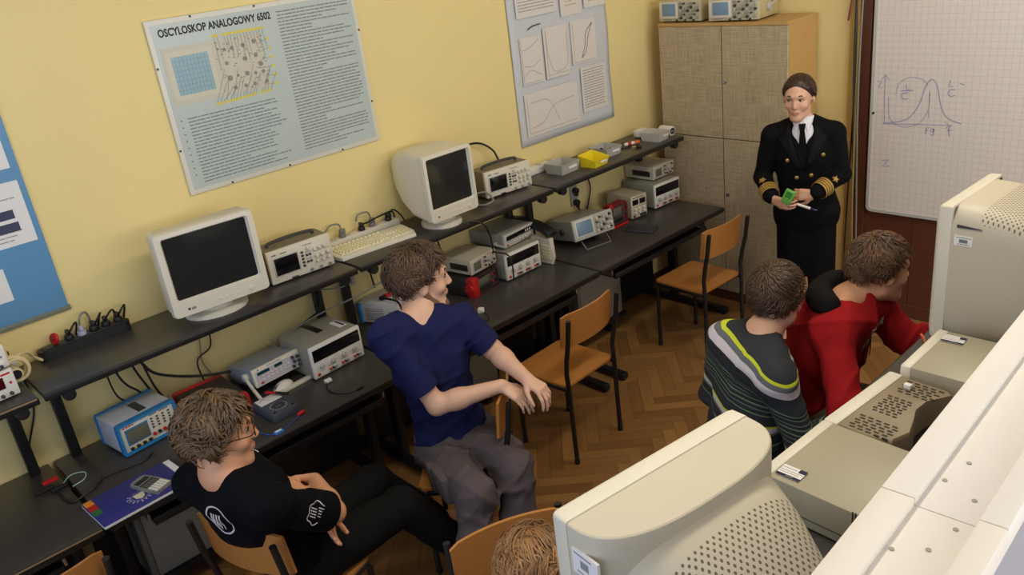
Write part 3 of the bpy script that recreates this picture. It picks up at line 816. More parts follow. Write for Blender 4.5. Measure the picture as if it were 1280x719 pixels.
# ---- blue-cased oscilloscope nearest the notebook
def bluescope():
    w, h, d = .262, .15, .205
    t = thing('blue_cased_oscilloscope', 'white oscilloscope with blue frame edges and red lettering beside the curly-haired boy', 'oscilloscope', (.265, .832, B_Z), 97)
    M_CW = mat('pale_grey_case', rgb(196, 198, 208), .4, var=.03)
    MB().bb(-w / 2 + .004, w / 2 - .004, .02, d - .014, .012, h - .004, .005).build('case', M_CW, t)
    for nm, yy, tt in (('front_frame', 0., .026), ('rear_frame', d - .016, .016)):
        b = MB(); o = rrect(w, h - .006, .01, 4, 0, h / 2 + .003); i = rrect(w - .024, h - .03, .006, 4, 0, h / 2 + .003)
        b.loft([[(u, yy, v) for u, v in i], [(u, yy, v) for u, v in o], [(u, yy + tt, v) for u, v in o], [(u, yy + tt, v) for u, v in i], [(u, yy, v) for u, v in i]], cap=False)
        b.build(nm, M_BLUE, t)
    panel(t, -w * .455, w * .455, h * .1, h * .92, M_CREAM, 'front_panel', .0, .008)
    MB().bb(-w / 2 + .012, w / 2 - .012, d - .014, d - .006, .014, h - .012).build('rear_panel', M_DGREY, t)
    panel(t, -w * .39, w * .0, h * .28, h * .78, M_BLUE, 'display_frame', .002, .008)
    panel(t, -w * .37, -w * .02, h * .31, h * .75, M_LCDG, 'display', .004, .008)
    dash(t, [(-w * .4 + .013 * k, -w * .4 + .013 * k + .009, h * .83, h * .87) for k in range(4)], M_RED, 'red_lettering', y=.0078)
    dash(t, [(w * .05, w * .18, h * .84, h * .87), (w * .22, w * .38, h * .84, h * .87)], M_INKG, y=.0078)
    for k in range(4): panel(t, w * (-.38 + .105 * k), w * (-.33 + .105 * k), h * .15, h * .22, M_BLKP, 'soft_key', .01, .008); knob(t, w * (-.30 + .105 * k), h * .17, .0045, .006, mat('yellow_mark', rgb(210, 190, 70), .5), 'soft_key_mark', .008)
    for i in range(4):
        for j in range(4): panel(t, w * (.05 + .1 * i), w * (.085 + .1 * i), h * (.46 + .09 * j), h * (.50 + .09 * j), M_DGREY, 'button', .005, .008)
    for k in range(5): knob(t, w * (.05 + .09 * k), h * .28, .008, .012, (M_RED, M_BLKP)[k % 2], 'terminal', .008)
    b = MB().bb(-w * .02, w * .12, .05, d - .05, h - .005, h - .0025, .001); b.build('handle_recess', M_DGREY, t)
    for x in (-w / 2 + .03, w / 2 - .03):
        for y in (.03, d - .03): MB().cyl((x, y, 0), (x, y, .014), .01, seg=12).build('foot', M_RUB, t)
bluescope()

# ---- function generator on its bail handle, mouse in front
def funcgen():
    w, h, d = .255, .085, .235
    t = thing('function_generator', 'tilted function generator with green display windows over a white mouse', 'function generator', (.31, 1.428, B_Z), 95)
    hd = bpy.data.objects.new('housing', None)
    Mt = Matrix.Translation((0, 0, .062)) @ Matrix.Rotation(math.radians(-9), 4, 'X')
    def ob(mb, nm, m, **k):
        mb.bm.transform(Mt); return mb.build(nm, m, t, **k)
    ob(MB().bb(-w / 2 + .003, w / 2 - .003, .016, d, 0, h - .002, .006), 'case', mat('blue_grey_case', rgb(140, 146, 158), .45, var=.05))
    ob(MB().bb(-w / 2, w / 2, 0, .018, -.002, h, .004), 'front_bezel', M_CREAM)
    ob(MB().bb(-w * .46, w * .46, -.002, .002, h * .06, h * .80), 'face', mat('lilac_grey_face', rgb(190, 186, 196), .5))
    ob(MB().bb(-w * .42, -w * .17, -.004, 0, h * .60, h * .76), 'display', mat('dark_teal_display', rgb(14, 56, 66), .2))
    ob(MB().bb(-w * .06, w * .10, -.004, 0, h * .60, h * .76), 'display', mat('dark_teal_display', rgb(14, 56, 66), .2))
    for i in range(7):
        for j in range(2): ob(MB().bb(w * (-.34 + .09 * i), w * (-.29 + .09 * i), -.006, 0, h * (.26 + .18 * j), h * (.33 + .18 * j), .001), 'button', M_CREAM)
    ob(MB().bb(-w * .4, -w * .345, -.006, 0, h * .1, h * .2, .001), 'power_button', M_RED)
    for x, z in ((.32, .68), (.42, .62), (.34, .42), (.43, .36), (.30, .18), (.42, .14)): ob(MB().cyl((w * x, 0, h * z), (w * x, -.014, h * z), .008, .007, 14), 'knob', M_DGREY)
    ob(MB().bb(-w * .4, -w * .37, -.0025, 0, h * .86, h * .93).bb(-w * .2, w * .1, -.0005, 0, h * .88, h * .91), 'panel_print', M_INKG)
    # bail handle folded forward as a stand
    b = MB()
    for s in (-1, 1):
        b.tube(spline([(s * (w / 2 + .008), .07, .1), (s * (w / 2 + .009), .02, .05), (s * (w / 2 + .008), -.035, .008)], 4), .0085, 8)
        b.cyl((s * (w / 2 - .004), .07, .1), (s * (w / 2 + .018), .07, .1), .018, seg=18, bev=.003)
    b.bb(-w / 2 - .015, w / 2 + .015, -.055, -.025, 0, .016, .005)
    b.build('bail_handle', M_CREAM, t)
    for x in (-w / 2 + .03, w / 2 - .03): MB().cyl((x, d - .04, 0), (x, d - .04, .1), .011, seg=12).build('foot', M_RUB, t)
funcgen()
mo = thing('computer_mouse', 'white computer mouse tucked under the function generator', 'mouse', (.315, 1.425, B_Z), 20)
b = MB(); b.ell((0, 0, .004), (.034, .058, .032), seg=24, rings=14)
for v in b.bm.verts: v.co.z = max(v.co.z, 0)
b.build('shell', M_WHITEP, mo)
MB().bb(-.0008, .0008, -.055, -.01, .0, .035).build('button_gap', M_DGREY, mo)

# ---- analogue meter lying on the bench
me_ = thing('analogue_meter', 'grey-blue analogue meter lying flat with a red probe across it', 'meter', (.48, 1.295, B_Z), 92)
w, d, h = .125, .19, .042
MB().bb(-w / 2, w / 2, -d / 2, d / 2, 0, h, .008).build('case', mat('slate_plastic', rgb(74, 80, 92), .45, var=.06), me_)
MB().bb(-w * .42, w * .42, .02, d * .44, h - .001, h + .003, .002).build('scale_window', M_PAPER, me_)
b = MB(); b.ribbon([(.045 * math.cos(a), .035 + .04 * math.sin(a), h + .0035) for a in [PI * (.15 + .7 * i / 12) for i in range(13)]], .002)
b.ribbon([(0, .03, h + .0035), (-.02, .07, h + .0035)], .0012); b.build('scale_marks', M_INK, me_, fix=False)
MB().cyl((0, -.035, h), (0, -.035, h + .012), .024, .02, 24, bev=.002).build('range_dial', M_DGREY, me_)
b = MB()
for k in range(16):
    a = 2 * PI * k / 16; b.box((.036 * math.cos(a), -.035 + .036 * math.sin(a), h + .0005), (.006, .003, .001))
b.build('dial_print', M_PRINT, me_)
for x in (-.045, .045): MB().cyl((x, -.08, h), (x, -.08, h + .004), .006).build('jack', M_BLKP, me_)
pr = thing('test_probe', 'red and black test probe lying across the analogue meter', 'probe', (.43, 1.33, B_Z + h + .013), 0)
MB().cyl((-.05, -.02, 0), (.05, .04, 0), .0065, .005, 12).build('handle', M_RED, pr)
MB().cyl((.0, .005, .003), (.055, .035, .003), .0072, .0065, 12).build('grip', M_BLKP, pr)

# ---- tilted analogue oscilloscope with wire stand
def ascope():
    w, h, d = .31, .128, .30
    t = thing('analogue_oscilloscope', 'grey analogue oscilloscope tilted up on a wire stand right of the upright keyboard', 'oscilloscope', (.400, 3.555, B_Z), 80)
    Mt = Matrix.Translation((0, d, .008)) @ Matrix.Rotation(math.radians(-11), 4, 'X') @ Matrix.Translation((0, -d, 0))
    def ob(mb, nm, m, **k): mb.bm.transform(Mt); return mb.build(nm, m, t, **k)
    ob(MB().bb(-w / 2 + .004, w / 2 - .004, .02, d, 0, h - .003, .01), 'case', M_GREY)
    ob(MB().bb(-w / 2, w / 2, 0, .024, -.002, h, .006), 'front_bezel', M_LGREY)
    ob(MB().bb(-w * .46, -w * .0, -.004, .002, h * .14, h * .92, .003), 'screen_frame', M_CREAM)
    ob(MB().bb(-w * .42, -w * .04, -.006, .002, h * .2, h * .86, .002), 'screen', M_BLUESC)
    g = MB()
    for k in range(1, 8): g.bb(-w * .42 + w * .0475 * k, -w * .42 + w * .0475 * k + .0008, -.0066, -.006, h * .2, h * .86)
    for k in range(1, 6): g.bb(-w * .42, -w * .04, -.0066, -.006, h * (.2 + .11 * k), h * (.2 + .11 * k) + .0008)
    ob(g, 'graticule', M_INKG)
    ob(MB().bb(w * .02, w * .47, -.002, .002, h * .08, h * .93), 'control_face', mat('scope_face_grey', rgb(176, 172, 160), .5))
    for i in range(5):
        for j in range(4):
            r = .009 if (i + j) % 2 else .0065
            ob(MB().cyl((w * (.07 + .085 * i), 0, h * (.2 + .2 * j)), (w * (.07 + .085 * i), -.015, h * (.2 + .2 * j)), r, r * .85, 12), 'knob', (M_CREAM, M_LGREY, M_DGREY)[(i * 2 + j) % 3])
    ob(MB().bb(w * .03, w * .46, -.0024, -.002, h * .505, h * .515).bb(w * .03, w * .46, -.0024, -.002, h * .30, h * .31), 'panel_print', M_INK)
    ob(MB().cyl((-w / 2 - .012, .12, h * .45), (-w / 2 + .002, .12, h * .45), .02, seg=18, bev=.003), 'handle_pivot', M_DGREY)
    st = MB(); z0 = .065
    st.tube([(-w * .32, .04, z0 - .002), (-w * .30, -.02, .005), (w * .30, -.02, .005), (w * .32, .04, z0 - .002)], .0035, 8)
    st.build('wire_stand', M_CHROME, t)
    for x in (-w / 2 + .04, w / 2 - .04): MB().cyl((x, d - .02, 0), (x, d - .02, .012), .01, seg=12).build('foot', M_RUB, t)
ascope()

# ---- small twin-meter power supply
def psu_small():
    w, h, d = .14, .157, .235
    t = thing('small_power_supply', 'narrow cream power supply with two black meters left of the stacked pair', 'power supply', (.318, 4.08, B_Z), 83)
    case(t, w, h, d, mat('beige_case', rgb(176, 168, 142), .45, var=.05), front=M_CREAM2, ft=.014)
    for k in range(2): panel(t, w * (-.42 + .45 * k), w * (-.06 + .45 * k), h * .62, h * .84, M_LCD, 'meter', .003)
    for k in range(3):
        knob(t, w * (-.3 + .28 * k), h * .44, .011, .014, M_CREAM)
        knob(t, w * (-.3 + .28 * k), h * .3, .011, .014, M_CREAM)
    panel(t, w * .02, w * .4, h * .1, h * .18, M_BLKP, 'terminal_block', .006)
    panel(t, -w * .42, -w * .3, h * .1, h * .18, M_DGREY, 'power_button', .005)
    dash(t, [(-w * .4, w * .4, h * .53, h * .54), (-w * .4, w * .3, h * .9, h * .93)], M_INK, y=-.0002)
    b = MB()
    for k in range(6): b.bb(-w / 2 - .0006, -w / 2 + .003, .04 + .012 * k, .046 + .012 * k, h * .3, h * .75)
    b.build('side_vents', M_DGREY, t)
    return t
psu_small()
# ---- flat black slab in front of it
fs = thing('flat_black_case', 'flat black instrument case lying in front of the small power supply', 'case', (.475, 3.895, B_Z), 15)
MB().bb(-.095, .095, -.055, .055, 0, .018, .006).build('lower_shell', M_DGREY, fs)
MB().bb(-.088, .088, -.05, .05, .016, .026, .004).build('lid', mat('slab_grey', rgb(52, 52, 55), .5, var=.1), fs)

# ---- box with blue edges behind the navy T-shirt man
def box9():
    w, h, d = .235, .125, .225
    t = thing('blue_edged_box', 'white box with blue edges and a perforated side behind the man in navy', 'instrument', (.151, 2.097, B_Z), 27)
    MB().bb(-w / 2 + .003, w / 2 - .003, .01, d, .01, h, .004).build('case', mat('white_steel_case', rgb(208, 206, 206), .45, var=.03), t)
    b = MB(); b.bb(-w / 2, -w / 2 + .018, -.002, d, .008, h - .002, .004)
    b.build('blue_edge', M_BLUE, t)
    p = MB()
    for i in range(9):
        for j in range(6): p.cyl((-w * .32 + .012 * i, .0105, .03 + .012 * j), (-w * .32 + .012 * i, .009, .03 + .012 * j), .0032, seg=8)
    p.build('perforation', M_DGREY, t)
    MB().bb(-w / 2 + .02, w / 2 - .02, .02, d - .02, 0, .012).build('foot_plate', M_RUB, t)
box9()
rc = thing('clip_lead', 'red and black clip lead lying over the blue-edged box', 'clip lead', (.13, 2.17, B_Z + .126), 0)
MB().box((0, .02, .01), (.03, .07, .018), .006).build('red_clip', M_RED, rc)
b = MB(); b.box((.01, -.02, .012), (.03, .04, .02), .008); b.tube(spline([(.01, -.03, .012), (.06, -.02, .016), (.13, -.01, .012), (.175, -.02, -.03), (.20, -.02, -.10)], 5), .006, 8)
b.build('black_lead', M_CABLE, rc)

# ---- oscilloscopes on the cabinet top (z filled in by cabinet)
def cab_scope(label, x, y, z, rz, w, h, d):
    t = thing('old_oscilloscope', label, 'oscilloscope', (x, y, z), rz, 'old oscilloscopes on the cabinet')
    case(t, w, h, d, mat('old_scope_case', rgb(190, 176, 130), .5, var=.06), front=mat('old_scope_front', rgb(196, 190, 160), .5), ft=.025)
    panel(t, -w * .47, -w * .02, h * .2, h * .92, M_CREAM, 'screen_frame', .008)
    panel(t, -w * .40, -w * .08, h * .3, h * .85, M_BLUESC, 'screen', .010)
    for i in range(6):
        for j in range(5):
            r = .0095 if (i * j + i) % 3 == 0 else .0062
            knob(t, w * (.04 + .08 * i), h * (.2 + .16 * j), r, .012, (M_DGREY, M_LGREY, M_GREY)[(i + 2 * j) % 3])
    for k in range(3): knob(t, w * (-.06 + .2 * k), h * .1, .007, .012, M_DGREY, 'bnc_socket')
    dash(t, [(-w * .4, -w * .2, h * .12, h * .15), (0, w * .45, h * .27, h * .275), (0, w * .45, h * .6, h * .605)], M_INKG, y=-.0002)
    knob_ = MB().cyl((w / 2 - .002, d * .45, h * .5), (w / 2 + .018, d * .45, h * .5), .028, .024, 20, bev=.004); knob_.build('handle_pivot', M_LGREY, t)
    hb = MB().tube([(w / 2 + .012, d * .45, h * .5), (w / 2 + .012, d * .9, h * .8), (w / 2 + .01, d + .02, h * .8)], .008, 8); hb.build('carry_handle', M_LGREY, t)
    return t
# ------------------------------------------------------------------ black socket strip with plugs at the left of the shelf
ss = thing('socket_strip', 'long black socket strip on the shelf left of the wide-screen monitor', 'socket strip', (.055, .755, S_Z), 90)
b = MB(); b.prism(rrect(.37, .062, .028, 6), 0, .044, lambda u, v, w: (u, v, w)); b.build('housing', M_BLKP, ss, ang=40)
b = MB(); b.bb(-.165, .165, -.024, .024, .042, .048, .004); b.build('top_plate', M_BLK, ss)
for k in range(6): MB().cyl((-.14 + .056 * k, 0, .047), (-.14 + .056 * k, 0, .0495), .02, seg=20).build('outlet', M_DGREY, ss)
def plug(label, x, y, z, m, tilt=0, rz=0, cable=None, cm=None, name='mains_plug', group='plugs in the black socket strip', big=True):
    t = thing(name, label, 'plug', (x, y, z), rz, group)
    b = MB(); b.cyl((0, 0, 0), (0, 0, .02), .019, .017, 18, bev=.003); b.box((.004, 0, .03), (.034, .018, .026), .007)
    b.build('plug_body', m, t)
    if cable: MB().tube(spline(cable, 6), .0045, 8).build('flex', cm or M_CABLE, t)
    return t
pz = S_Z + .0495
t = thing('mains_plug', 'flat red plug at the left end of the black socket strip', 'plug', (.06, .645, pz), 25, 'plugs in the black socket strip')
MB().cyl((0, .006, .024), (0, -.006, .028), .024, .022, 22, bev=.003).bb(-.008, .008, -.006, .006, 0, .02, .002).build('plug_body', M_RED, t)
MB().cyl((0, -.006, .028), (0, -.012, .03), .012, .011, 16).build('grip_ring', mat('dark_red_plastic', rgb(140, 20, 26), .4), t)
arc = lambda s, h: [(.02, 0, .03), (.035, s * .01, .035 + h * .5), (.02, s * .035, .035 + h), (-.02, s * .045, .02 + h * .6), (-.04, s * .035, -.01), (-.047, s * .03, -.045)]
plug('black plug beside the red plug on the socket strip', .055, .70, pz, M_BLKP, 0, 0, arc(1, .03))
plug('black plug right of the grey plug on the socket strip', .055, .80, pz, M_BLKP, 0, 10, arc(1, .03))
plug('second black plug from the right on the socket strip', .055, .85, pz, M_BLKP, 0, -10, arc(1, .03))
plug('rightmost black plug on the socket strip', .055, .90, pz, M_BLKP, 0, 0, arc(1, .03))
plug('pale grey plug in the middle of the socket strip', .06, .75, pz, mat('pale_lilac_plastic', rgb(176, 178, 196), .4), 0, 0, [(.0, 0, .04), (.0, .01, .075), (-.012, .035, .085), (-.03, .05, .06), (-.044, .055, .0)], M_CABLEG)
# ivory extension lead coiled on the left shelf with its plug
ec = thing('extension_lead', 'ivory extension lead coiled with its dark socket end on the left shelf', 'cable', (.165, .452, S_Z), 0)
for k, (r, dx, ph) in enumerate(((.050, .0, 0), (.046, .012, 1), (.050, .024, 2), (.044, .035, 3))):
    b = MB(); pts = [(dx + .004 * math.sin(2 * a + ph), r * math.cos(a) + .003 * ph, .0585 + r * math.sin(a) * .98) for a in [2 * PI * i / 28 for i in range(29)]]
    b.tube(pts, .0062, 8); b.build('coil', M_CABLEY, ec)
MB().cyl((-.03, 0, .045), (.045, .004, .045), .024, .026, 20, bev=.004).build('socket_end', M_CABLEY, ec)
MB().cyl((.0452, .004, .045), (.047, .004, .045), .019, seg=20).build('socket_face', M_BLK, ec)
MB().tube(spline([(.0, .03, .10), (-.04, .075, .085), (-.08, .10, .04), (-.09, .125, .012)], 6), .0062, 8).build('lead', M_CABLEY, ec)
wp = thing('white_mains_plug', 'round white mains plug standing behind the coiled ivory lead', 'plug', (.04, .468, S_Z), 0)
MB().cyl((0, 0, 0), (0, 0, .05), .027, .03, 22, bev=.006).ell((0, 0, .05), (.029, .029, .016)).build('plug_body', M_WHITEP, wp)
for dy in (-.009, .009): MB().cyl((0, dy, .055), (.006, dy * 1.1, .088), .0028, seg=10).build('pin', M_DGREY, wp)
# two stacked instruments at the left edge
def leftdev(nm, label, z, h, dm, dn):
    t = thing(nm, label, 'power supply', (.315, .335, z), 97, 'small instruments stacked at the left edge')
    w, d = .205, .23
    case(t, w, h, d, M_LGREY, front=M_WHITEP, ft=.014)
    panel(t, -w * .2, w * .3, h * .42, h * .8, dm, dn, .003)
    for k in range(4): knob(t, w * (-.1 + .15 * k), h * .2, .007, .014, M_DGREY, 'terminal')
    dash(t, [(w * .28, w * .44, h * .84, h * .9), (w * .38, w * .42, h * .5, h * .58)], M_RED if dm is M_LED else M_INKG, y=-.0003)
    return t
leftdev('small_power_supply', 'white power supply with a dark red display at the left edge of the shelf', S_Z, .115, M_LED, 'display')
leftdev('small_meter_unit', 'white unit with a dark blue display stacked at the left edge of the shelf', S_Z + .1155, .095, M_NAVYD, 'display')
t = bpy.data.objects['small_meter_unit']
panel(t, .062, .088, .012, .035, M_WHITEP, 'socket_plate', .006)

# ------------------------------------------------------------------ keyboards
def keyboard(label, loc, L=.46, Wd=.165, m=M_CREAM, km=None, group='cream keyboards'):
    t = thing('keyboard', label, 'keyboard', loc, 0, group)
    km = km or mat('ivory_keys', rgb(226, 216, 180), .5)
    b = MB()
    prof = [(-L / 2 + .02, -Wd / 2), (L / 2 - .02, -Wd / 2), (L / 2, -Wd / 2 + .05), (L / 2 - .008, Wd / 2), (-L / 2 + .008, Wd / 2), (-L / 2, -Wd / 2 + .05)]
    b.loft([[(u, v, 0) for u, v in prof], [(u, v, .012 + (v + Wd / 2) * .09) for u, v in prof], [(u * .985, v * .97, .016 + (v + Wd / 2) * .09) for u, v in prof]])
    b.build('shell', m, t)
    K = {}
    def key(x, y, wk):
        kk = round(wk, 4)
        if kk not in K:
            kb = MB(); kb.loft([[(sx * wk / 2, sy * .008, 0) for sx, sy in ((-1, -1), (1, -1), (1, 1), (-1, 1))], [(sx * (wk / 2 - .0025), sy * .0055 + .0005, .007) for sx, sy in ((-1, -1), (1, -1), (1, 1), (-1, 1))]])
            K[kk] = kb.bm
        kb2 = K[kk]
        M = Matrix.Translation((x, y, .0155 + (y + Wd / 2) * .09))
        vm = {v: keys.bm.verts.new(M @ v.co) for v in kb2.verts}
        for f in kb2.faces: keys.bm.faces.new([vm[v] for v in f.verts])
    keys = MB()
    p = .0188
    for r in range(5):
        y = -.042 + r * .0195
        if r == 0:
            x = -L / 2 + .03
            for wk in (.024, .02, .024, .105, .024, .02, .024):
                key(x + wk / 2, y, wk - .0015); x += wk
        else:
            for c in range(15): key(-L / 2 + .035 + c * p + r * -.003 + .006, y, p - .0016)
        for c in range(3):
            if r in (0, 3, 4) or (r == 1 and c == 1): key(L / 2 - .135 + c * p, y, p - .0016)
        for c in range(4): key(L / 2 - .075 + c * p * .9, y, p * .9 - .0016)
    for c in range(12): key(-L / 2 + .04 + c * .0235, .066, .0165)
    for kb2 in K.values(): kb2.free()
    keys.build('key_caps', km, t, smooth=False)
    kb = MB()
    for k in range(7): kb.ell((-.02 + .022 * k + (0 if k < 4 else .03) - .12, Wd / 2 - .012, .0175 + (Wd - .012) * .09), (.008, .0035, .003), seg=10, rings=6)
    kb.build('media_keys', M_DGREY, t)
    return t
k1 = keyboard('ivory keyboard lying on the shelf between the oscilloscope and the turned monitor', (.185, 2.125, S_Z))
k1.rotation_euler = (0, 0, math.radians(84))
k2 = keyboard('ivory keyboard standing on its long edge right of the power supply', (.36, 3.163, B_Z + .233), L=.44)
# stands on its end: local x (long axis) runs down, keys face into the room
Rk = Matrix(((0, .93, .36), (-.03, -.36, .93), (-1, 0, 0))).transposed()
R2 = Matrix.Identity(3)
ux = Vector((1, 0.06, 0)).normalized(); uy = Vector((0, 0, 1)); uz = ux.cross(uy)
M4 = Matrix((ux, uy, uz)).transposed().to_4x4(); M4.translation = (.175, 3.185, B_Z + .084)
k2.matrix_world = M4
wr = thing('wrist_rest', 'black curved rest lying along the top of the upright keyboard', 'rest', (.19, 3.195, B_Z + .166), 0)
b = MB()
path = spline([(-.15, .0, .06), (-.06, .0, .068), (.05, .0, .064), (.12, .0, .052), (.165, .0, .038), (.195, .0, .018)], 6)
rings = []
for i, p in enumerate(path):
    tt = (path[min(i + 1, len(path) - 1)] - path[max(i - 1, 0)]).normalized(); nn = Vector((0, 1, 0)); bi = tt.cross(nn).normalized()
    rings.append([p + nn * u + bi * v for u, v in rrect(.075, .036, .014, 3)])
b.loft(rings); b.build('padded_arch', M_BLKP, wr)

# ------------------------------------------------------------------ white trunking strips with plugs on the shelf
wt = thing('white_socket_strip', 'white socket strip behind the ivory keyboard', 'socket strip', (.04, 2.16, S_Z), 90)
MB().bb(-.23, .23, -.03, .03, 0, .045, .006).build('housing', M_CREAM, wt)
for k in range(5): MB().cyl((-.17 + .085 * k, 0, .045), (-.17 + .085 * k, 0, .0465), .021, seg=20).build('outlet', M_LGREY, wt)
g_ = 'plugs behind the ivory keyboard'
plug('grey plug nearest the oscilloscope behind the ivory keyboard', .045, 2.045, S_Z + .0465, mat('mid_grey_plastic', rgb(120, 120, 122), .45), 0, 90, [(0, 0, .035), (-.01, 0, .07), (-.06, .005, .075), (-.10, .015, .03), (-.115, .018, .0)], M_CABLEG, group=g_)
plug('grey plug farther along behind the ivory keyboard', .045, 2.23, S_Z + .0465, mat('mid_grey_plastic', rgb(120, 120, 122), .45), 0, 90, [(0, 0, .035), (-.015, .0, .08), (-.07, .005, .08), (-.085, .01, .05)], M_CABLEG, group=g_)
plug('black plug between two grey plugs behind the ivory keyboard', .05, 2.16, S_Z + .0465, M_BLKP, 0, 0, [(0, 0, .03), (.03, .03, .04), (.035, .09, .05), (.0, .2, .04), (-.01, .22, .0)], M_CABLE, group=g_)
plug('black plug at the far end behind the ivory keyboard', .05, 2.33, S_Z + .0465, M_BLKP, 0, 40, [(0, 0, .03), (.03, .02, .05), (.06, .03, .02), (.08, .03, -.02)], M_CABLE, group=g_)
wt2 = thing('white_socket_strip', 'white socket strip at the wall right of the second oscilloscope', 'socket strip', (.05, 3.42, S_Z), 90)
MB().bb(-.2, .2, -.03, .03, 0, .045, .006).build('housing', M_WHITEP, wt2)
for k in range(4): MB().cyl((-.15 + .1 * k, 0, .045), (-.15 + .1 * k, 0, .0465), .021, seg=20).build('outlet', M_LGREY, wt2)

# ------------------------------------------------------------------ component bins
def bin_(label, x, y, rz, w, d, h, m, slope=.012, lab=True, wedge=False, grp='component bins on the shelf'):
    t = thing('component_bin', label, 'bin', (x, y, S_Z), rz, grp)
    b = MB(); th = .003
    def ringf(z, ins, off=0): return [(sx * (w / 2 - ins), sy * (d / 2 - ins) , z) for sx, sy in ((-1, -1), (1, -1), (1, 1), (-1, 1))]
    top = ringf(h, 0); inn = ringf(h, th); bi = ringf(th, slope + th); bo = ringf(0, slope)
    if wedge:
        top = [(p[0], p[1], p[2] * (.62 if p[1] < 0 else 1)) for p in top]; inn = [(p[0], p[1], p[2] * (.62 if p[1] < 0 else 1)) for p in inn]
    b.loft([bi[::-1], inn[::-1], top[::-1], bo[::-1]], cap=False)
    b.bm.faces.new([b.bm.verts.new(p) for p in bi]); b.bm.faces.new([b.bm.verts.new(p) for p in bo[::-1]])
    b.build('tray', m, t, smooth=False)
    if lab:
        o = MB().box((0, 0, 0), (w * .42, .0012, h * .3)).build('label', M_PAPER, t); o.location = (w * .12, -d / 2 + slope * .5 - .002, h * (.42 if wedge else .6)); o.rotation_euler = (math.radians(-8), 0, 0)
    return t
bin_('grey component bin left of the yellow bin', .19, 3.53, 92, .165, .15, .062, M_BINGREY)
bin_('bright yellow component bin between grey bins', .285, 3.715, 96, .15, .13, .075, M_YEL, wedge=True)
bin_('grey component bin filled with small parts behind the yellow bin', .19, 3.935, 90, .15, .155, .055, M_BINGREY)
bin_('pale grey component bin at the far end of the shelf', .265, 4.35, 94, .13, .155, .058, mat('pale_bin', rgb(196, 194, 184), .45))
rn = random.Random(4)
cols = [M_RED, M_GRN, M_BLKP, M_ORANGE, M_CREAM, M_BLUE]
for k in range(9):
    cpt = MB(); a = rn.random() * PI
    x, y = .19 + rn.uniform(-.045, .045), 3.935 + rn.uniform(-.045, .045)
    cpt.cyl((-.012 * math.cos(a), -.012 * math.sin(a), .008), (.012 * math.cos(a), .012 * math.sin(a), .012), .007, seg=10, bev=.002)
    o = cpt.build('small_component', cols[k % 6], None, (x, y, S_Z + .003 + .008 * (k % 3)))
    tag(o, 'small coloured component lying in the grey bin behind the yellow bin', 'component', 'small parts in the grey bin')
# adapters and leads on the shelf
ad = thing('banana_adapter', 'orange-tipped white and red connector lying on the shelf', 'connector', (.20, 4.185, S_Z), 70)
MB().cyl((-.055, 0, .012), (.02, 0, .012), .011, seg=14, bev=.002).build('body', M_WHITEP, ad)
MB().cyl((-.03, 0, .012), (-.005, 0, .012), .0118, seg=14).build('red_ring', M_RED, ad)
MB().cyl((.02, 0, .012), (.06, 0, .012), .0125, .010, 14, bev=.002).build('tip', M_ORANGE, ad)
ad2 = thing('black_adapter', 'small black and brass connector nearer the shelf edge', 'connector', (.30, 4.14, S_Z), 30)
MB().cyl((-.02, 0, .01), (.015, 0, .01), .01, seg=14, bev=.002).cyl((0, 0, .01), (0, .02, .01), .006, seg=12).build('body', M_BLKP, ad2)
MB().cyl((-.045, 0, .01), (-.02, 0, .01), .005, seg=12).build('pin', M_BRASS, ad2)
ld = thing('thin_lead', 'thin dark lead looped on the shelf beside the orange connector', 'cable', (.15, 4.10, S_Z), 0)
MB().tube(spline([(.09, .02, .004), (.05, -.02, .004), (.01, .02, .006), (-.02, .09, .006), (.03, .13, .004)], 6), .0035, 6).build('flex', M_CABLE, ld)
ws = thing('socket_block', 'white round mains socket block at the shelf end by the cabinet', 'socket', (.265, 4.485, S_Z), 0)
b = MB(); b.cyl((-.05, .0, .032), (.05, -.01, .032), .032, seg=24, bev=.005); b.bb(-.045, .045, -.025, .02, 0, .02, .004); b.build('block', M_WHITEP, ws)
MB().cyl((.05, -.01, .032), (.0515, -.0102, .032), .022, seg=22).build('socket_recess', M_DGREY, ws)
for dy in (-.008, .008): MB().cyl((.051, -.0105 + dy, .032), (.053, -.0107 + dy, .032), .0035, seg=10).build('contact', M_CREAM, ws)
wp2 = thing('white_plug_top', 'white plug lying behind the pale grey bin', 'plug', (.11, 4.40, S_Z), 0)
MB().bb(-.03, .03, -.05, .05, 0, .05, .012).build('plug_body', M_WHITEP, wp2)
MB().cyl((0, .05, .025), (0, .075, .025), .006, seg=10).build('cable_stub', M_WHITEP, wp2)

# ------------------------------------------------------------------ wall outlet with two black plugs under the shelf
wo = thing('double_outlet', 'grey double wall outlet with two black plugs under the shelf', 'outlet', (0, 3.80, .93), 90)
MB().bb(-.032, .032, -.014, 0, -.065, .068, .005).build('outlet_plate', mat('mid_light_grey', rgb(160, 160, 158), .5), wo)
for k, (zz) in enumerate((.04, -.04)):
    b = MB(); b.cyl((0, -.014, zz), (0, -.045, zz), .022, .019, 18, bev=.003); b.box((0, -.035, zz - .015), (.02, .02, .04), .006)
    b.build('black_plug', M_BLKP, wo)
MB().tube(spline([(0, -.035, -.07), (.03, -.03, -.12), (.06, -.02, -.16), (.07, -.03, -.185)], 5), .006, 8).build('plug_flex', M_CABLE, wo)
MB().tube(spline([(.07, -.02, .235), (.11, -.02, .15), (.15, -.02, .03), (.13, -.02, -.05), (.085, -.025, -.15), (.085, -.03, -.185)], 5), .005, 8).build('hanging_flex', M_CABLE, wo)

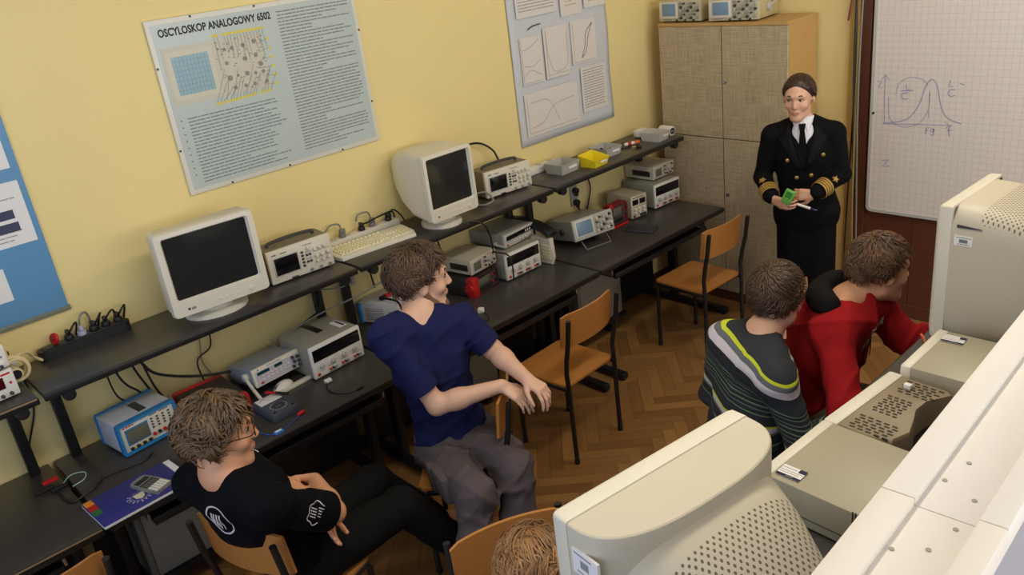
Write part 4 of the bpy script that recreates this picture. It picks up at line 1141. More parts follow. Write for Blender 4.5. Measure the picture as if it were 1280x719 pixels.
# ------------------------------------------------------------------ loose cables along the wall
def cable(label, pts, r=.005, m=M_CABLE, name='cable', n=8):
    p0 = Vector(pts[0])
    o = MB().tube(spline([Vector(p) - p0 for p in pts], n), r, 8).build(name, m, None, p0)
    return tag(o, label, 'cable')
cable('thick black cable sagging along the wall under the shelf to the power supply', [(.1, .89, 1.165), (.1, .926, 1.034), (.1, .981, .956), (.1, 1.145, .871), (.1, 1.331, .822), (.1, 1.525, .83), (.1, 1.701, .905), (.1, 1.81, .95), (.08, 1.84, 1.1), (.06, 1.845, 1.167)], .0065)
cable('grey cable sloping from the shelf edge down to the power supply', [(.40, 2.35, 1.165), (.37, 2.16, 1.10), (.25, 1.99, 1.0), (.15, 1.749, .94), (.13, 1.60, .905), (.12, 1.50, .90)], .0045, M_CABLEG)
cable('thin black cable hanging below the wide-screen monitor', [(.03, 1.27, 1.165), (.03, 1.264, 1.013), (.03, 1.246, .95), (.03, 1.178, .917), (.035, 1.174, .834), (.04, 1.19, .76)], .004)
cable('thin grey cable hanging beside it below the wide-screen monitor', [(.02, 1.23, 1.165), (.02, 1.215, 1.0), (.02, 1.20, .9), (.02, 1.23, .8), (.03, 1.22, .755)], .003, M_CABLEG)
cable('first black cable dropping behind the blue-cased oscilloscope', [(.05, .815, 1.165), (.05, .826, 1.025), (.05, .85, .95), (.05, .892, .893), (.045, .93, .80)], .005)
cable('second black cable dropping behind the blue-cased oscilloscope', [(.05, .88, 1.165), (.05, .896, 1.025), (.05, .93, .9), (.045, .965, .80)], .005)
cable('third black cable dropping behind the blue-cased oscilloscope', [(.05, .92, 1.165), (.05, .939, 1.013), (.05, .96, .88), (.045, 1.0, .78)], .005)
cable('thin black cable nearest the bench end behind the blue-cased oscilloscope', [(.04, .79, 1.165), (.04, .79, 1.02), (.04, .80, .92), (.045, .83, .87)], .004)
cable('black cable on the wall above the left bench', [(.01, .50, 1.16), (.01, .495, .999), (.01, .43, .85), (.012, .395, .745)], .004)
cable('black cable looping up from the second oscilloscope', [(.09, 3.12, 1.36), (.06, 3.11, 1.42), (.04, 3.04, 1.475), (.03, 2.95, 1.485), (.025, 2.9, 1.45)], .006)
cable('white cable looped between the turned monitor and the second oscilloscope', [(.20, 2.80, 1.26), (.24, 2.86, 1.262), (.27, 2.885, 1.215), (.26, 2.84, 1.2), (.22, 2.81, 1.2)], .006, M_CABLEG)
cable('black cable hanging over the shelf edge from the turned monitor onto the stacked instruments', [(.395, 2.60, 1.2), (.42, 2.66, 1.175), (.42, 2.70, 1.10), (.36, 2.76, .98), (.33, 2.80, .945), (.345, 2.87, .91), (.37, 2.875, .86), (.375, 2.87, .76)], .0045)
cable('black cable hanging behind the cream portable oscilloscope', [(.05, 2.62, 1.165), (.05, 2.62, 1.05), (.055, 2.63, .98), (.06, 2.64, .80)], .005)
cable('black cable hanging behind the man in navy', [(.03, 2.17, 1.165), (.03, 2.17, 1.02), (.03, 2.18, .90)], .005)
cl_ = thing('hanging_adapter', 'grey lead with a connector hanging from the shelf underside', 'cable', (.30, 1.90, 1.165), 0)
MB().tube(spline([(0, 0, 0), (.01, -.01, -.05), (.0, -.06, -.07), (-.05, -.15, -.06), (-.1, -.2, -.02)], 6), .004, 8).build('flex', M_CABLEG, cl_)
MB().box((.008, .0, -.05), (.015, .022, .06), .004).build('connector', M_GREY, cl_)
# leads on the bench
cb = thing('clip_cable', 'alligator clip lead with red and black clips lying on the left bench', 'clip lead', (.22, .43, B_Z), 0)
MB().box((-.03, .0, .012), (.024, .06, .014), .005).build('red_clip', M_RED, cb)
MB().box((.02, -.035, .011), (.022, .065, .015), .005).build('black_clip', M_BLKP, cb)
MB().box((.05, .01, .009), (.02, .06, .014), .004).build('black_clip', M_BLKP, cb)
MB().tube(spline([(.03, .03, .008), (.0, .07, .012), (.03, .115, .014), (.075, .10, .01), (.085, .05, .006)], 6), .0025, 6).build('pale_loop', mat('pale_green_wire', rgb(150, 190, 178), .4), cb)
MB().tube(spline([(.06, .0, .006), (.14, .0, .005), (.20, .015, .005), (.19, .06, .006), (.17, .11, .007), (.13, .16, .007), (.13, .22, .006), (.15, .30, .006), (.12, .36, .006)], 6), .0045, 6).build('black_lead', M_CABLE, cb)
jl = thing('banana_leads', 'blue lead with red ends and a blue tag lying in front of the meter', 'lead', (.61, 1.22, B_Z), 0)
MB().tube(spline([(-.075, -.06, .006), (-.02, -.06, .004), (.035, -.04, .004), (.05, .0, .004), (.02, .07, .004), (.0, .12, .005)], 6), .0025, 6).build('lead', M_CABLEB, jl)
MB().cyl((-.095, -.075, .009), (-.07, -.055, .009), .009, .006, 12, bev=.002).build('red_end', M_RED, jl)
MB().cyl((.0, .11, .01), (-.01, .145, .01), .008, .010, 12, bev=.002).build('red_end', M_RED, jl)
MB().box((.045, -.01, .006), (.022, .04, .011), .002).build('tag', mat('tag_blue', rgb(60, 140, 215), .4), jl)
MB().box((.045, -.01, .012), (.012, .028, .0012)).build('tag_print', M_PAPER, jl)
uc = thing('usb_cable', 'short dark cable with a white plug in front of the power supply', 'cable', (.55, 1.57, B_Z), 0)
MB().tube(spline([(-.09, .0, .01), (-.03, -.03, .004), (.02, -.03, .004), (.07, .0, .004), (.09, .05, .004)], 6), .003, 6).build('flex', M_CABLE, uc)
MB().box((-.095, .012, .011), (.022, .035, .016), .004).build('white_plug', M_WHITEP, uc)
MB().box((.09, .065, .006), (.012, .035, .01), .003).build('dark_plug', M_BLKP, uc)
wc2 = thing('white_cube_plug', 'small white cube plug with a thin lead on the bench right of the navy T-shirt', 'plug', (.505, 2.50, B_Z), 25)
MB().box((0, 0, .0135), (.03, .03, .027), .004).build('plug_body', M_WHITEP, wc2)
MB().tube(spline([(-.01, -.01, .01), (.05, -.03, .003), (.075, -.10, .003), (.04, -.17, .003), (-.02, -.16, .003)], 6), .002, 6).build('thin_lead', M_CABLE, wc2)
for nm, lab, x, y, rz, w, d in (('paper_sheet', 'white paper sheet on the bench edge beyond the curly-haired boy', .63, 1.0, 12, .2, .13), ('paper_sheet', 'white paper under the navy T-shirt man\'s left arm at the bench edge', .62, 2.17, 5, .14, .14)):
    o = MB().bb(-w / 2, w / 2, -d / 2, d / 2, 0, .004).build(nm, M_PAPER, None, (x, y, B_Z)); o.rotation_euler = (0, 0, math.radians(rz)); tag(o, lab, 'paper')

# ------------------------------------------------------------------ blue notebook with calculator
nb = thing('notebook', 'dark blue notebook with a crest and orange red green squares on the bench', 'notebook', (.585, .64, B_Z), 93)
nw, nd = .355, .225
M_NBLUE = mat('notebook_blue', rgb(50, 52, 128), .4, var=.04)
MB().bb(-nw / 2, nw / 2, -nd / 2, nd / 2, .001, .013, .0015).build('pages', M_PAPER, nb)
MB().bb(-nw / 2 - .001, nw / 2 + .001, -nd / 2 - .001, nd / 2 + .001, .013, .0145, .0005).build('cover', M_NBLUE, nb)
for k, m in enumerate((mat('tab_orange', rgb(226, 140, 40), .5), mat('tab_red', rgb(176, 36, 34), .5), mat('tab_green', rgb(44, 112, 58), .5))):
    MB().bb(-nw / 2 + .004, -nw / 2 + .036, nd / 2 - .045 - k * .043, nd / 2 - .004 - k * .043, .0145, .0149).build('colour_tab', m, nb, smooth=False)
b = MB().bb(nw / 2 - .028, nw / 2 - .002, -nd / 2 + .04, nd / 2 - .003, .0145, .0149); b.build('white_strip', M_PAPER, nb, smooth=False)
cr = MB()
cxr, cyr = -.01, -.035
def letter_arc(mb, txt_n, r, a0, a1):
    for k in range(txt_n):
        a = math.radians(a0 + (a1 - a0) * k / (txt_n - 1))
        c = Vector((cxr + r * math.cos(a), cyr + r * math.sin(a), .01475)); q = Matrix.Translation(c) @ Matrix.Rotation(a + PI / 2, 4, 'Z')
        for p0, p1 in (((-.003, -.006), (-.003, .006)), ((-.003, .006), (.003, .004)), ((-.003, 0), (.0025, -.006)))[: 2 + k % 2]:
            mb.ribbon([q @ Vector((*p0, 0)), q @ Vector((*p1, 0))], .002)
letter_arc(cr, 9, .042, 150, 330)
for rr in (.029, .034):
    for k in range(20):
        a0 = 2 * PI * k / 20
        cr.ribbon([(cxr + rr * math.cos(a0 + j * .08), cyr + rr * math.sin(a0 + j * .08), .0148) for j in range(3)], .0012)
cr.build('emblem_ring', M_PAPER, nb, smooth=False, fix=False)
MB().prism([(cxr - .02, cyr + .018), (cxr + .022, cyr + .022), (cxr + .016, cyr - .012), (cxr, cyr - .024), (cxr - .018, cyr - .01)], .0146, .0151).build('emblem_shield', mat('emblem_cream', rgb(216, 206, 176), .5), nb, smooth=False)
ca = thing('calculator', 'silver-grey scientific calculator lying on the blue notebook', 'calculator', (.592, .688, B_Z + .0149), 112)
MB().prism([(-.038, -.075), (.038, -.075), (.04, .0), (.036, .07), (.02, .078), (-.02, .078), (-.036, .07), (-.04, .0)], 0, .013).build('case', mat('calculator_grey', rgb(138, 138, 130), .35, var=.04), ca)
MB().bb(-.03, .03, .032, .06, .0125, .0142, .001).build('display', mat('calculator_lcd', rgb(48, 52, 46), .2), ca)
MB().bb(-.034, .034, .012, .026, .0128, .0136).build('dark_band', M_DGREY, ca)
b = MB()
for i in range(5):
    for j in range(4): b.bb(-.033 + .0136 * i, -.0225 + .0136 * i, -.07 + .0125 * j, -.0605 + .0125 * j, .012, .0165, .0015)
b.build('number_keys', M_WHITEP, ca)
b = MB()
for i in range(6):
    for j in range(3): b.bb(-.034 + .0115 * i, -.026 + .0115 * i, -.018 + .0095 * j, -.012 + .0095 * j, .012, .0152, .001)
b.build('function_keys', M_DGREY, ca)
# ------------------------------------------------------------------ cabinet
cx0, cx1, cyf, cyb, chh = .125, 1.06, 4.626, 4.975, 1.89
cab = thing('cabinet', 'tall beige woven-look cabinet with four doors in the corner', 'cabinet', (cx0, cyf, 0), 0)
W_ = cx1 - cx0; D_ = cyb - cyf
b = MB()
b.bb(0, .018, .018, D_, .07, chh - .02); b.bb(W_ - .018, W_, .018, D_, .07, chh - .02)
b.bb(-.002, W_ + .002, -.002, D_, chh - .02, chh, .002); b.bb(0.018, W_ - .018, D_ - .01, D_, .07, chh - .02); b.bb(.018, W_ - .018, .018, D_ - .01, .07, .088)
b.build('carcass', M_WOODC, cab, smooth=False)
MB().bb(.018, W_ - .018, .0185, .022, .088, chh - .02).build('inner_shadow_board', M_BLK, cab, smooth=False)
MB().bb(.0, W_, .01, D_, 0, .07).build('plinth', M_BROWN, cab, smooth=False)
zs = 1.159
for i in range(2):
    xa, xb = (.002, .476) if i == 0 else (.483, W_ - .002)
    for j, (za, zb2) in enumerate(((.075, zs - .003), (zs + .003, chh - .022))):
        dr = MB().bb(xa, xb, 0, .018, za, zb2, .0015).build('door', M_FAB, cab, smooth=False)
        if j == 1 and i == 1:
            MB().cyl((.50, -.004, 1.53), (.50, 0, 1.53), .016, seg=20, bev=.001).cyl((.50, -.009, 1.53), (.50, -.004, 1.53), .01, seg=16).build('lock', M_CHROME, dr)
        if j == 0 and i == 1:
            MB().cyl((.51, -.006, .78), (.51, 0, .78), .012, seg=18).build('lock', M_CHROME, dr)
cab_scope('old beige oscilloscope on the left of the cabinet top', .275, 4.66, chh, 0, .325, .14, .27)
cab_scope('old beige oscilloscope on the right of the cabinet top, turned slightly', .675, 4.655, chh, 6, .335, .14, .29)
# ------------------------------------------------------------------ school chairs; local: front = -y (the sitter looks along -y)
def chair_proto():
    t = thing('school_chair', 'orange-brown plywood chair with black tube legs in front of the middle bench', 'chair', (0, 0, 0), 0, 'plywood school chairs')
    H = .448
    # seat
    n = 10
    b = MB()
    def seat(z):
        R = []
        for u, v in rrect(.385, .375, .035, 5): R.append((u, v, z + .004 * math.cos(u * 8) * 0 - .006 * (1 - (u / .19) ** 2)))
        return R
    b.loft([seat(H - .012 + .006), seat(H + .006)]); b.build('seat', M_PLY, t)
    # backrest: curved shell in front of the posts
    def back(yo):
        rows = []
        for k in range(13):
            u = -.195 + .39 * k / 12
            yy = .205 + .035 * (1 - (u / .195) ** 2) + yo
            e = 1 - max(0, (abs(u) - .165) / .03) ** 2 * .12
            rows.append((u, yy, e))
        return rows
    f = back(0); g = back(.011)
    zl, zh = .66, .845
    b = MB()
    rings = []
    for (u, yy, e), (_, y2, _) in zip(f, g):
        zc, hh = (zl + zh) / 2, (zh - zl) / 2 * e
        tl = .10
        rings.append([(u, yy - .022 + tl * (-hh), zc - hh), (u, yy - .022 + tl * hh, zc + hh), (u, y2 - .022 + tl * hh, zc + hh), (u, y2 - .022 + tl * (-hh), zc - hh)])
    b.loft(rings); b.build('backrest', M_PLY, t, ang=25)
    for s in (-1, 1):
        x = s * .186
        MB().tube([(x, .20, .0), (x, .195, .44), (x, .19, .52), (x + s * .004, .203, .60), (x + s * .006, .225, .70), (x + s * .006, .242, .83)], .0125, 10).build('rear_post', M_BLK, t)
        MB().tube([(x, -.165, .0), (x, -.165, .40), (x, -.15, H - .022), (x, .0, H - .018), (x, .19, H - .018)], .0125, 10).build('front_leg', M_BLK, t)
        MB().cyl((x, .20, 0), (x, .20, .02), .0145, seg=12).build('foot_cap', M_RUB, t)
        MB().cyl((x, -.165, 0), (x, -.165, .02), .0145, seg=12).build('foot_cap', M_RUB, t)
        MB().cyl((x + s * .006, .233, .80), (x + s * .006, .247, .80), .004, seg=8).build('rivet', M_CHROME, t)
    MB().tube([(-.186, -.12, H - .02), (.186, -.12, H - .02)], .011, 8).build('cross_rail', M_BLK, t)
    MB().tube([(-.186, .16, H - .02), (.186, .16, H - .02)], .011, 8).build('cross_rail', M_BLK, t)
    return t
ch0 = chair_proto()
def chair(x, y, rz, label, z=0):
    global _first
    o = ch0 if _first else copy_tree(ch0)
    _first = False
    o.location = (x, y, z); o.rotation_euler = (0, 0, math.radians(rz)); o['label'] = label
    return o
_first = True
# rz: sitter looks along -y rotated
chair(.855, 2.715, -90 + 3, 'empty plywood chair facing the bench, right of the man in navy')
chair(.80, 4.01, -90 - 2, 'empty plywood chair facing the bench near the cabinet')
chair(1.105, 1.815, -45, 'plywood chair under the man in the navy T-shirt, seen edge-on')
chair(1.157, .95, 180 + 19, 'plywood chair carrying the curly-haired boy in black')
chair(2.156, 1.24, 68, 'plywood chair with a broad curved back behind the head at the bottom edge')
chair(.765, .20, -90, 'plywood chair whose back corner shows at the bottom left')
def stool(label, x, y):
    t = thing('school_stool', label, 'stool', (x, y, 0), 0, 'stools at the right-hand bench')
    b = MB(); b.cyl((0, 0, .432), (0, 0, .452), .165, seg=32, bev=.006); b.build('seat', M_PLY, t)
    for sx, sy in ((1, 1), (1, -1), (-1, 1), (-1, -1)):
        MB().cyl((sx * .15, sy * .15, 0), (sx * .09, sy * .09, .434), .012, seg=12).build('leg', M_BLK, t)
    MB().tube([(.118 * math.cos(a), .118 * math.sin(a), .22) for a in [2 * PI * k / 24 for k in range(25)]], .008, 8).build('foot_ring', M_BLK, t)
stool('stool under the boy in the striped sweater', 2.12, 2.45)
stool('stool under the boy in the red sweatshirt', 2.20, 2.95)
# ------------------------------------------------------------------ second row: bench, shelf and white partition on the right
rb = thing('lab_bench', 'black lab bench with a shelf carrying the two near monitors on the right', 'lab bench', (0, 0, 0), 0)
RX0, RX1, SX0, RY0, RY1 = 2.47, 3.2, 2.715, -.4, 3.75
MB().bb(RX0, RX1, RY0, RY1, B_Z - .026, B_Z, .003).build('worktop', M_LAM, rb)
MB().bb(SX0, RX1, RY0, RY1, S_Z - .024, S_Z, .003).build('shelf', M_LAM, rb)
MB().bb(SX0 - .004, SX0 + .01, RY0, RY1, S_Z - .03, S_Z - .0005, .005).build('shelf_edge', M_EDGE, rb)
for y in (-.3, 1.3, 2.5, 3.65):
    MB().bb(3.12, 3.16, y - .02, y + .02, B_Z, S_Z - .024, .003).build('shelf_post', M_BLK, rb)
    MB().bb(2.86, 2.92, y - .02, y + .02, .045, B_Z - .026, .003).build('leg_column', M_BLK, rb)
    MB().bb(2.47, 3.14, y - .025, y + .025, 0, .05, .008).build('foot_bar', M_BLK, rb)
# partition
pt = thing('partition', 'white-topped partition with raised edges and screw heads along the right foreground', 'partition', (3.3235, 1.0, 0), 2.3)
PW, PZ, PL0, PL1 = .167, 1.75, -1.3, 2.6
MB().bb(-PW / 2 + .01, PW / 2 - .006, PL0, PL1, 0, PZ - .03).build('panel', M_PARTG, pt, smooth=False)
for k, (ya, yb) in enumerate(((PL0, .0212), (.0222, PL1))):
    MB().bb(-PW / 2 + .002, PW / 2 - .002, ya, yb, PZ - .035, PZ - .012, .002).build('top_board', M_PART, pt)
    MB().bb(-PW / 2, -PW / 2 + .048, ya, yb, PZ - .04, PZ, .0025).build('edge_rail', M_PART, pt)
    MB().bb(PW / 2 - .036, PW / 2, ya, yb, PZ - .04, PZ + .002, .0025).build('edge_rail', M_PART, pt)
for x, y in ((-.022, .10), (.026, .075), (-.008, .16), (.026, .0), (.012, -.06), (-.026, -.085), (.0, .42), (.026, .5)):
    MB().cyl((x, y, PZ - .013), (x, y, PZ - .0105), .0036, seg=12).build('screw_head', M_GREY, pt)

# big CRT monitors seen from behind-left
def bigcrt(label, loc, rz, w, h, depth, dots, boxy=False):
    t = thing('crt_monitor', label, 'monitor', loc, rz, 'beige CRT monitors on the right-hand shelf')
    # local: front at y = 0 facing -y, depth +y, width x
    def plan(y0, dd, e=5.0, hw=w / 2, n=40):
        pts = [(-hw, y0)]
        for k in range(n + 1):
            a = PI - PI * k / n
            cx, sx = math.cos(a), math.sin(a)
            pts.append((hw * math.copysign(abs(cx) ** (2 / e), cx), y0 + .0 + dd * abs(sx) ** (2 / e)))
        pts.append((hw, y0))
        return pts
    fb = MB()
    def ring(hw, z0, z1, yy, r=.02): return [(u, yy, v) for u, v in rrect(hw * 2, z1 - z0, r, 5, 0, (z0 + z1) / 2)]
    fb.loft([ring(w / 2 - .006, .006, h - .006, .036, .012), ring(w / 2, 0, h, .034, .006), ring(w / 2, 0.0, h, .002, .008), ring(w / 2 - .004, .006, h - .004, -.006, .01), ring(w / 2 - .018, .018, h - .018, -.016, .02),
             ring(w / 2 - .045, .05, h - .045, -.018, .01), ring(w / 2 - .05, .056, h - .05, .004, .01)], cap=False)
    fb.build('bezel', M_CREAM, t, ang=50)
    MB().bb(-w / 2 + .04, w / 2 - .04, .0, .01, .05, h - .04, .002).build('screen', M_SCREEN, t)
    # D-shaped shell behind the seam
    P = plan(.036, depth * .34, 2.7)
    b = MB(); zt = h - .002
    rings = []
    for z, ins in ((.03, .02), (.04, .004), (h * .5, 0), (zt - .006, 0.0), (zt - .002, .0012), (zt, .004)):
        rings.append([(u * (1 - ins / (w / 2)), .036 + (v - .036) * (1 - ins / (depth * .34)), z) for u, v in P])
    b.loft(rings)
    if not boxy: b.build('top_shell', M_CREAM2, t, ang=30)
    else: b.bm.free()
    # domed, perforated rear housing
    d = MB(); n = 48
    def sup(hw, z0, z1, yy, e=3.2 if not boxy else 7.0):
        zc, hz = (z0 + z1) / 2, (z1 - z0) / 2
        return [(hw * math.copysign(abs(math.cos(a)) ** (2 / e), math.cos(a)), yy, zc + hz * math.copysign(abs(math.sin(a)) ** (2 / e), math.sin(a))) for a in [2 * PI * k / n for k in range(n)]]
    prof = ((.10, .47, .04, .95), (.25, .47, .04, .97), (.40, .45, .05, .955), (.56, .41, .07, .895), (.75, .35, .10, .785), (.93, .29, .13, .67), (1.0, .25, .16, .61))
    if boxy:
        prof = ((.05, .495, .01, .99), (.086, .5, .0, 1.0), (.25, .5, .0, .99), (.45, .495, .01, .965), (.65, .485, .03, .92), (.85, .46, .06, .85), (.97, .41, .1, .76), (1.0, .36, .14, .7))
    d.loft([sup(w * a, h * z0, h * z1, depth * yy) for yy, a, z0, z1 in prof]); d.build('rear_housing', dots, t, ang=60)
    st = MB(); st.bb(w / 2 - .004, w / 2 + .0014, .045, .110 if not boxy else .098, h * (.80 if not boxy else .735), h * (.91 if not boxy else .805)); st.build('barcode_label', M_PAPER, t, smooth=False)
    st = MB()
    if boxy: st.bb(w / 2 + .001, w / 2 + .0018, .06, .084, h * .758, h * .782)
    for k in range(0 if boxy else 7): st.bb(w / 2 + .001, w / 2 + .0018, .066 + .003 * k, .0678 + .003 * k, h * .84, h * .875)
    st.bb(w / 2 + .001, w / 2 + .0018, .05, .094, h * (.892 if not boxy else .792), h * (.897 if not boxy else .796)); st.bb(w / 2 + .001, w / 2 + .0018, .055, .09, h * (.815 if not boxy else .745), h * (.819 if not boxy else .749))
    st.build('label_print', M_INKG, t, smooth=False)
    return t
c1 = bigcrt('large beige CRT monitor in the foreground, seen from behind its perforated back', (2.838, .985, S_Z), -98, .45, .462, .355, M_DOTS)
c2 = bigcrt('large beige CRT monitor below the whiteboard at the right edge', (2.745, 2.735, S_Z), -92, .375, .45, .40, M_DOTS2, True)
b = MB(); b.prism([(.05, .858), (.12, .846), (.12, .842), (.05, .838)], .1855, .1887, lambda u, v, w: (w, u, v * .462)); b.build('side_badge', M_DGREY, c2, smooth=False)

# desktop computers on the shelf
def desktop(label, x, y, rz, w, d, h, z=S_Z):
    t = thing('desktop_computer', label, 'computer', (x, y, z), rz, 'desktop computers on the right-hand shelf')
    MB().bb(-w / 2 + .003, w / 2 - .003, .03, d, .006, h - .002, .003).build('case', M_PCTOP, t)
    b = MB().bb(-w / 2, w / 2, 0, .032, .004, h, .008); b.build('front_bezel', M_CREAM, t)
    s = MB()
    for k in range(6): s.bb(w / 2 - .0035, w / 2 - .002, d * .60 + k * .007, d * .60 + .003 + k * .007, h * .5, h + .0005)
    s.build('vent_slots', M_DGREY, t, smooth=False)
    s = MB()
    for k in range(7): s.bb(-w / 2 + .0, -w / 2 + .02, d * .58 + k * .007, d * .58 + .003 + k * .007, h - .0025, h - .0014)
    s.build('rear_vent_slots', M_DGREY, t, smooth=False)
    MB().bb(-w / 2 + .002, w / 2 - .002, .031, d, h * .27, h * .29).build('case_seam', M_DGREY, t, smooth=False)
    for k in range(2): MB().bb(-w * .1, w * .4, -.003, 0, h * (.2 + .4 * k), h * (.45 + .4 * k), .002).build('drive_bay', M_LGREY, t)
    for xx in (-w / 2 + .04, w / 2 - .04):
        for yy in (.05, d - .05): MB().cyl((xx, yy, 0), (xx, yy, .008), .012, seg=12).build('foot', M_RUB, t)
    return t
def sticker(t, x, y, z, rz):
    o = thing('x', None, None); bpy.data.objects.remove(o)
    l = MB().bb(-.03, .03, -.0225, .0225, 0, .0006).build('label', M_PAPER, t, (x, y, z), smooth=False); l.rotation_euler = (0, 0, math.radians(rz))
    b = MB().bb(-.03, .03, -.0225, -.013, .0006, .0009).bb(.012, .03, .008, .0225, .0006, .0009); b.build('label_band', M_NAVYD, l, smooth=False)
    b = MB().bb(-.028, .008, .012, .0135, .0006, .0009).bb(-.028, .028, .0015, .003, .0006, .0009).bb(-.028, .02, -.006, -.0045, .0006, .0009).bb(-.006, .012, -.0195, -.016, .0009, .0011); b.build('label_print', M_INKG, l, smooth=False)
d1 = desktop('beige desktop computer with a bar-code label beside the striped sweater', 2.763, 1.627, -93, .295, .40, .108)
sticker(d1, .105, .066, .1085, 92)
d2 = desktop('beige desktop computer with a label next to the monitor at the right edge', 2.808, 2.28, -90, .275, .37, .108)
sticker(d2, -.085, .062, .1085, 92)
# underneath the second: a thin beige case and ribbed edge
# taupe slotted monitor body between the computers
tm = thing('slotted_monitor', 'small monitor with a cream front and taupe slotted housing between the two computers', 'monitor', (2.80, 1.965, S_Z), -95)
w, h = .335, .088
MB().bb(-w / 2, w / 2, -.03, .012, .0, h, .008).build('front_bezel', M_CREAM, tm)
b = MB(); n = 16
rings = []
plan_ = [(-w / 2 + .004, .01), (w / 2 - .004, .01), (w / 2 - .004, .09), (w / 2 - .02, .15), (.09, .165), (.03, .145), (-.02, .125), (-.08, .125), (-w / 2 + .02, .16), (-w / 2 + .004, .14)]
for z, ins in ((.004, 0), (h - .014, 0), (h - .006, .02), (h - .002, .05)):
    rings.append([(u * (1 - ins), .08 + (v - .08) * (1 - ins), z) for u, v in plan_])
b.loft(rings); b.build('housing', M_TAUPE, tm, ang=40)
for (xa, xb, ya, yb, dx, dy) in ((-.145, -.075, .035, .125, .0125, .022), (-.045, .055, .035, .105, .0125, .018), (.085, .15, .03, .125, .0125, .022)):
    s = MB(); x = xa; k = 0
    while x <= xb:
        y = ya + (k % 2) * dy * .3
        while y <= yb:
            s.bb(x, x + .0055, y, y + dy * .62, h - .004, h - .0008)
            y += dy
        x += dx; k += 1
    s.build('vent_slots', mat('slot_dark', rgb(52, 42, 30), .7), tm, smooth=False)
MB().bb(-.115, -.10, .045, .065, h - .002, h + .012, .002).build('cable_clip', M_PAPER, tm)
# things behind it on the shelf
ks = thing('stacked_keyboard', 'beige ribbed equipment edge lying behind the slotted monitor', 'equipment', (3.03, 2.17, S_Z), -20)
b = MB()
for k in range(5): b.bb(-.05, .10, -.07, .07, .012 * k, .012 * k + .0085, .002)
b.build('ribbed_edge', M_CREAM2, ks)
pg = thing('cable_plug', 'ivory plug standing on the shelf behind the slotted monitor', 'plug', (3.03, 1.93, S_Z), 0)
MB().cyl((0, 0, 0), (0, 0, .045), .018, .014, 16, bev=.003).tube(spline([(0, 0, .04), (.02, .03, .06), (.06, .05, .04), (.08, .1, .006)], 5), .005, 8).build('plug_body', M_CREAM2, pg)
cable('orange cable end by the front of the second desktop computer', [(2.79, 2.155, S_Z + .006), (2.80, 2.14, S_Z + .05), (2.81, 2.13, S_Z + .075), (2.805, 2.12, S_Z + .06), (2.80, 2.125, S_Z + .006)], .0035, M_ORANGE)
cable('orange cable by the base of the monitor at the right edge', [(2.725, 2.525, S_Z + .004), (2.722, 2.512, S_Z + .022), (2.735, 2.505, S_Z + .014), (2.74, 2.50, S_Z + .004)], .0035, M_ORANGE)
cb = cable('dark cable lying on the shelf behind the second desktop computer', [(2.98, 2.50, S_Z + .02), (3.0, 2.46, S_Z + .02), (3.05, 2.44, S_Z + .012), (3.08, 2.52, S_Z + .008)], .008)
# ------------------------------------------------------------------ people: implicit bodies meshed with surface nets
def v3(p): return np.array(p, dtype=np.float64)
def unit(p):
    p = v3(p); return p / np.linalg.norm(p)
def surface_nets(F, org, h):
    s = F < 0
    nx, ny, nz = F.shape
    cnt = np.zeros((nx - 1, ny - 1, nz - 1), np.int8)
    for dx in (0, 1):
        for dy in (0, 1):
            for dz in (0, 1):
                cnt += s[dx:nx - 1 + dx, dy:ny - 1 + dy, dz:nz - 1 + dz]
    act = (cnt > 0) & (cnt < 8)
    I, J, K = np.nonzero(act)
    idx = -np.ones(act.shape, np.int32); idx[I, J, K] = np.arange(len(I))
    acc = np.zeros((len(I), 3)); n = np.zeros(len(I))
    cs = [(a, b, c) for a in (0, 1) for b in (0, 1) for c in (0, 1)]
    val = {c: F[I + c[0], J + c[1], K + c[2]] for c in cs}
    for c in cs:
        for ax in range(3):
            if c[ax] == 0:
                e = list(c); e[ax] = 1; e = tuple(e)
                a, b = val[c], val[e]
                m = (a < 0) != (b < 0)
                t = np.where(m, a / np.where(m, a - b, 1), 0)
                p = np.array(c, float)[None, :].repeat(len(I), 0); p[:, ax] = t
                acc[m] += p[m]; n[m] += 1
    V = (np.stack([I, J, K], 1) + acc / n[:, None]) * h + org
    Q = []
    for ax in range(3):
        o = [(1, 2), (2, 0), (0, 1)][ax]
        sl0 = [slice(None)] * 3; sl1 = [slice(None)] * 3
        sl0[ax] = slice(0, -1); sl1[ax] = slice(1, None)
        a = s[tuple(sl0)]; b = s[tuple(sl1)]
        ch = a != b
        inner = [slice(None)] * 3
        for q in o: inner[q] = slice(1, F.shape[q] - 1)
        m = np.zeros_like(ch); m[tuple(inner)] = ch[tuple(inner)]
        P = np.argwhere(m)
        if not len(P): continue
        fl = a[tuple(P.T)]
        def at(d1, d2):
            R = P.copy(); R[:, o[0]] -= d1; R[:, o[1]] -= d2
            return idx[R[:, 0], R[:, 1], R[:, 2]]
        q = np.stack([at(1, 1), at(0, 1), at(0, 0), at(1, 0)], 1)
        q[~fl] = q[~fl][:, ::-1]
        Q.append(q[(q >= 0).all(1)])
    return V, np.concatenate(Q)

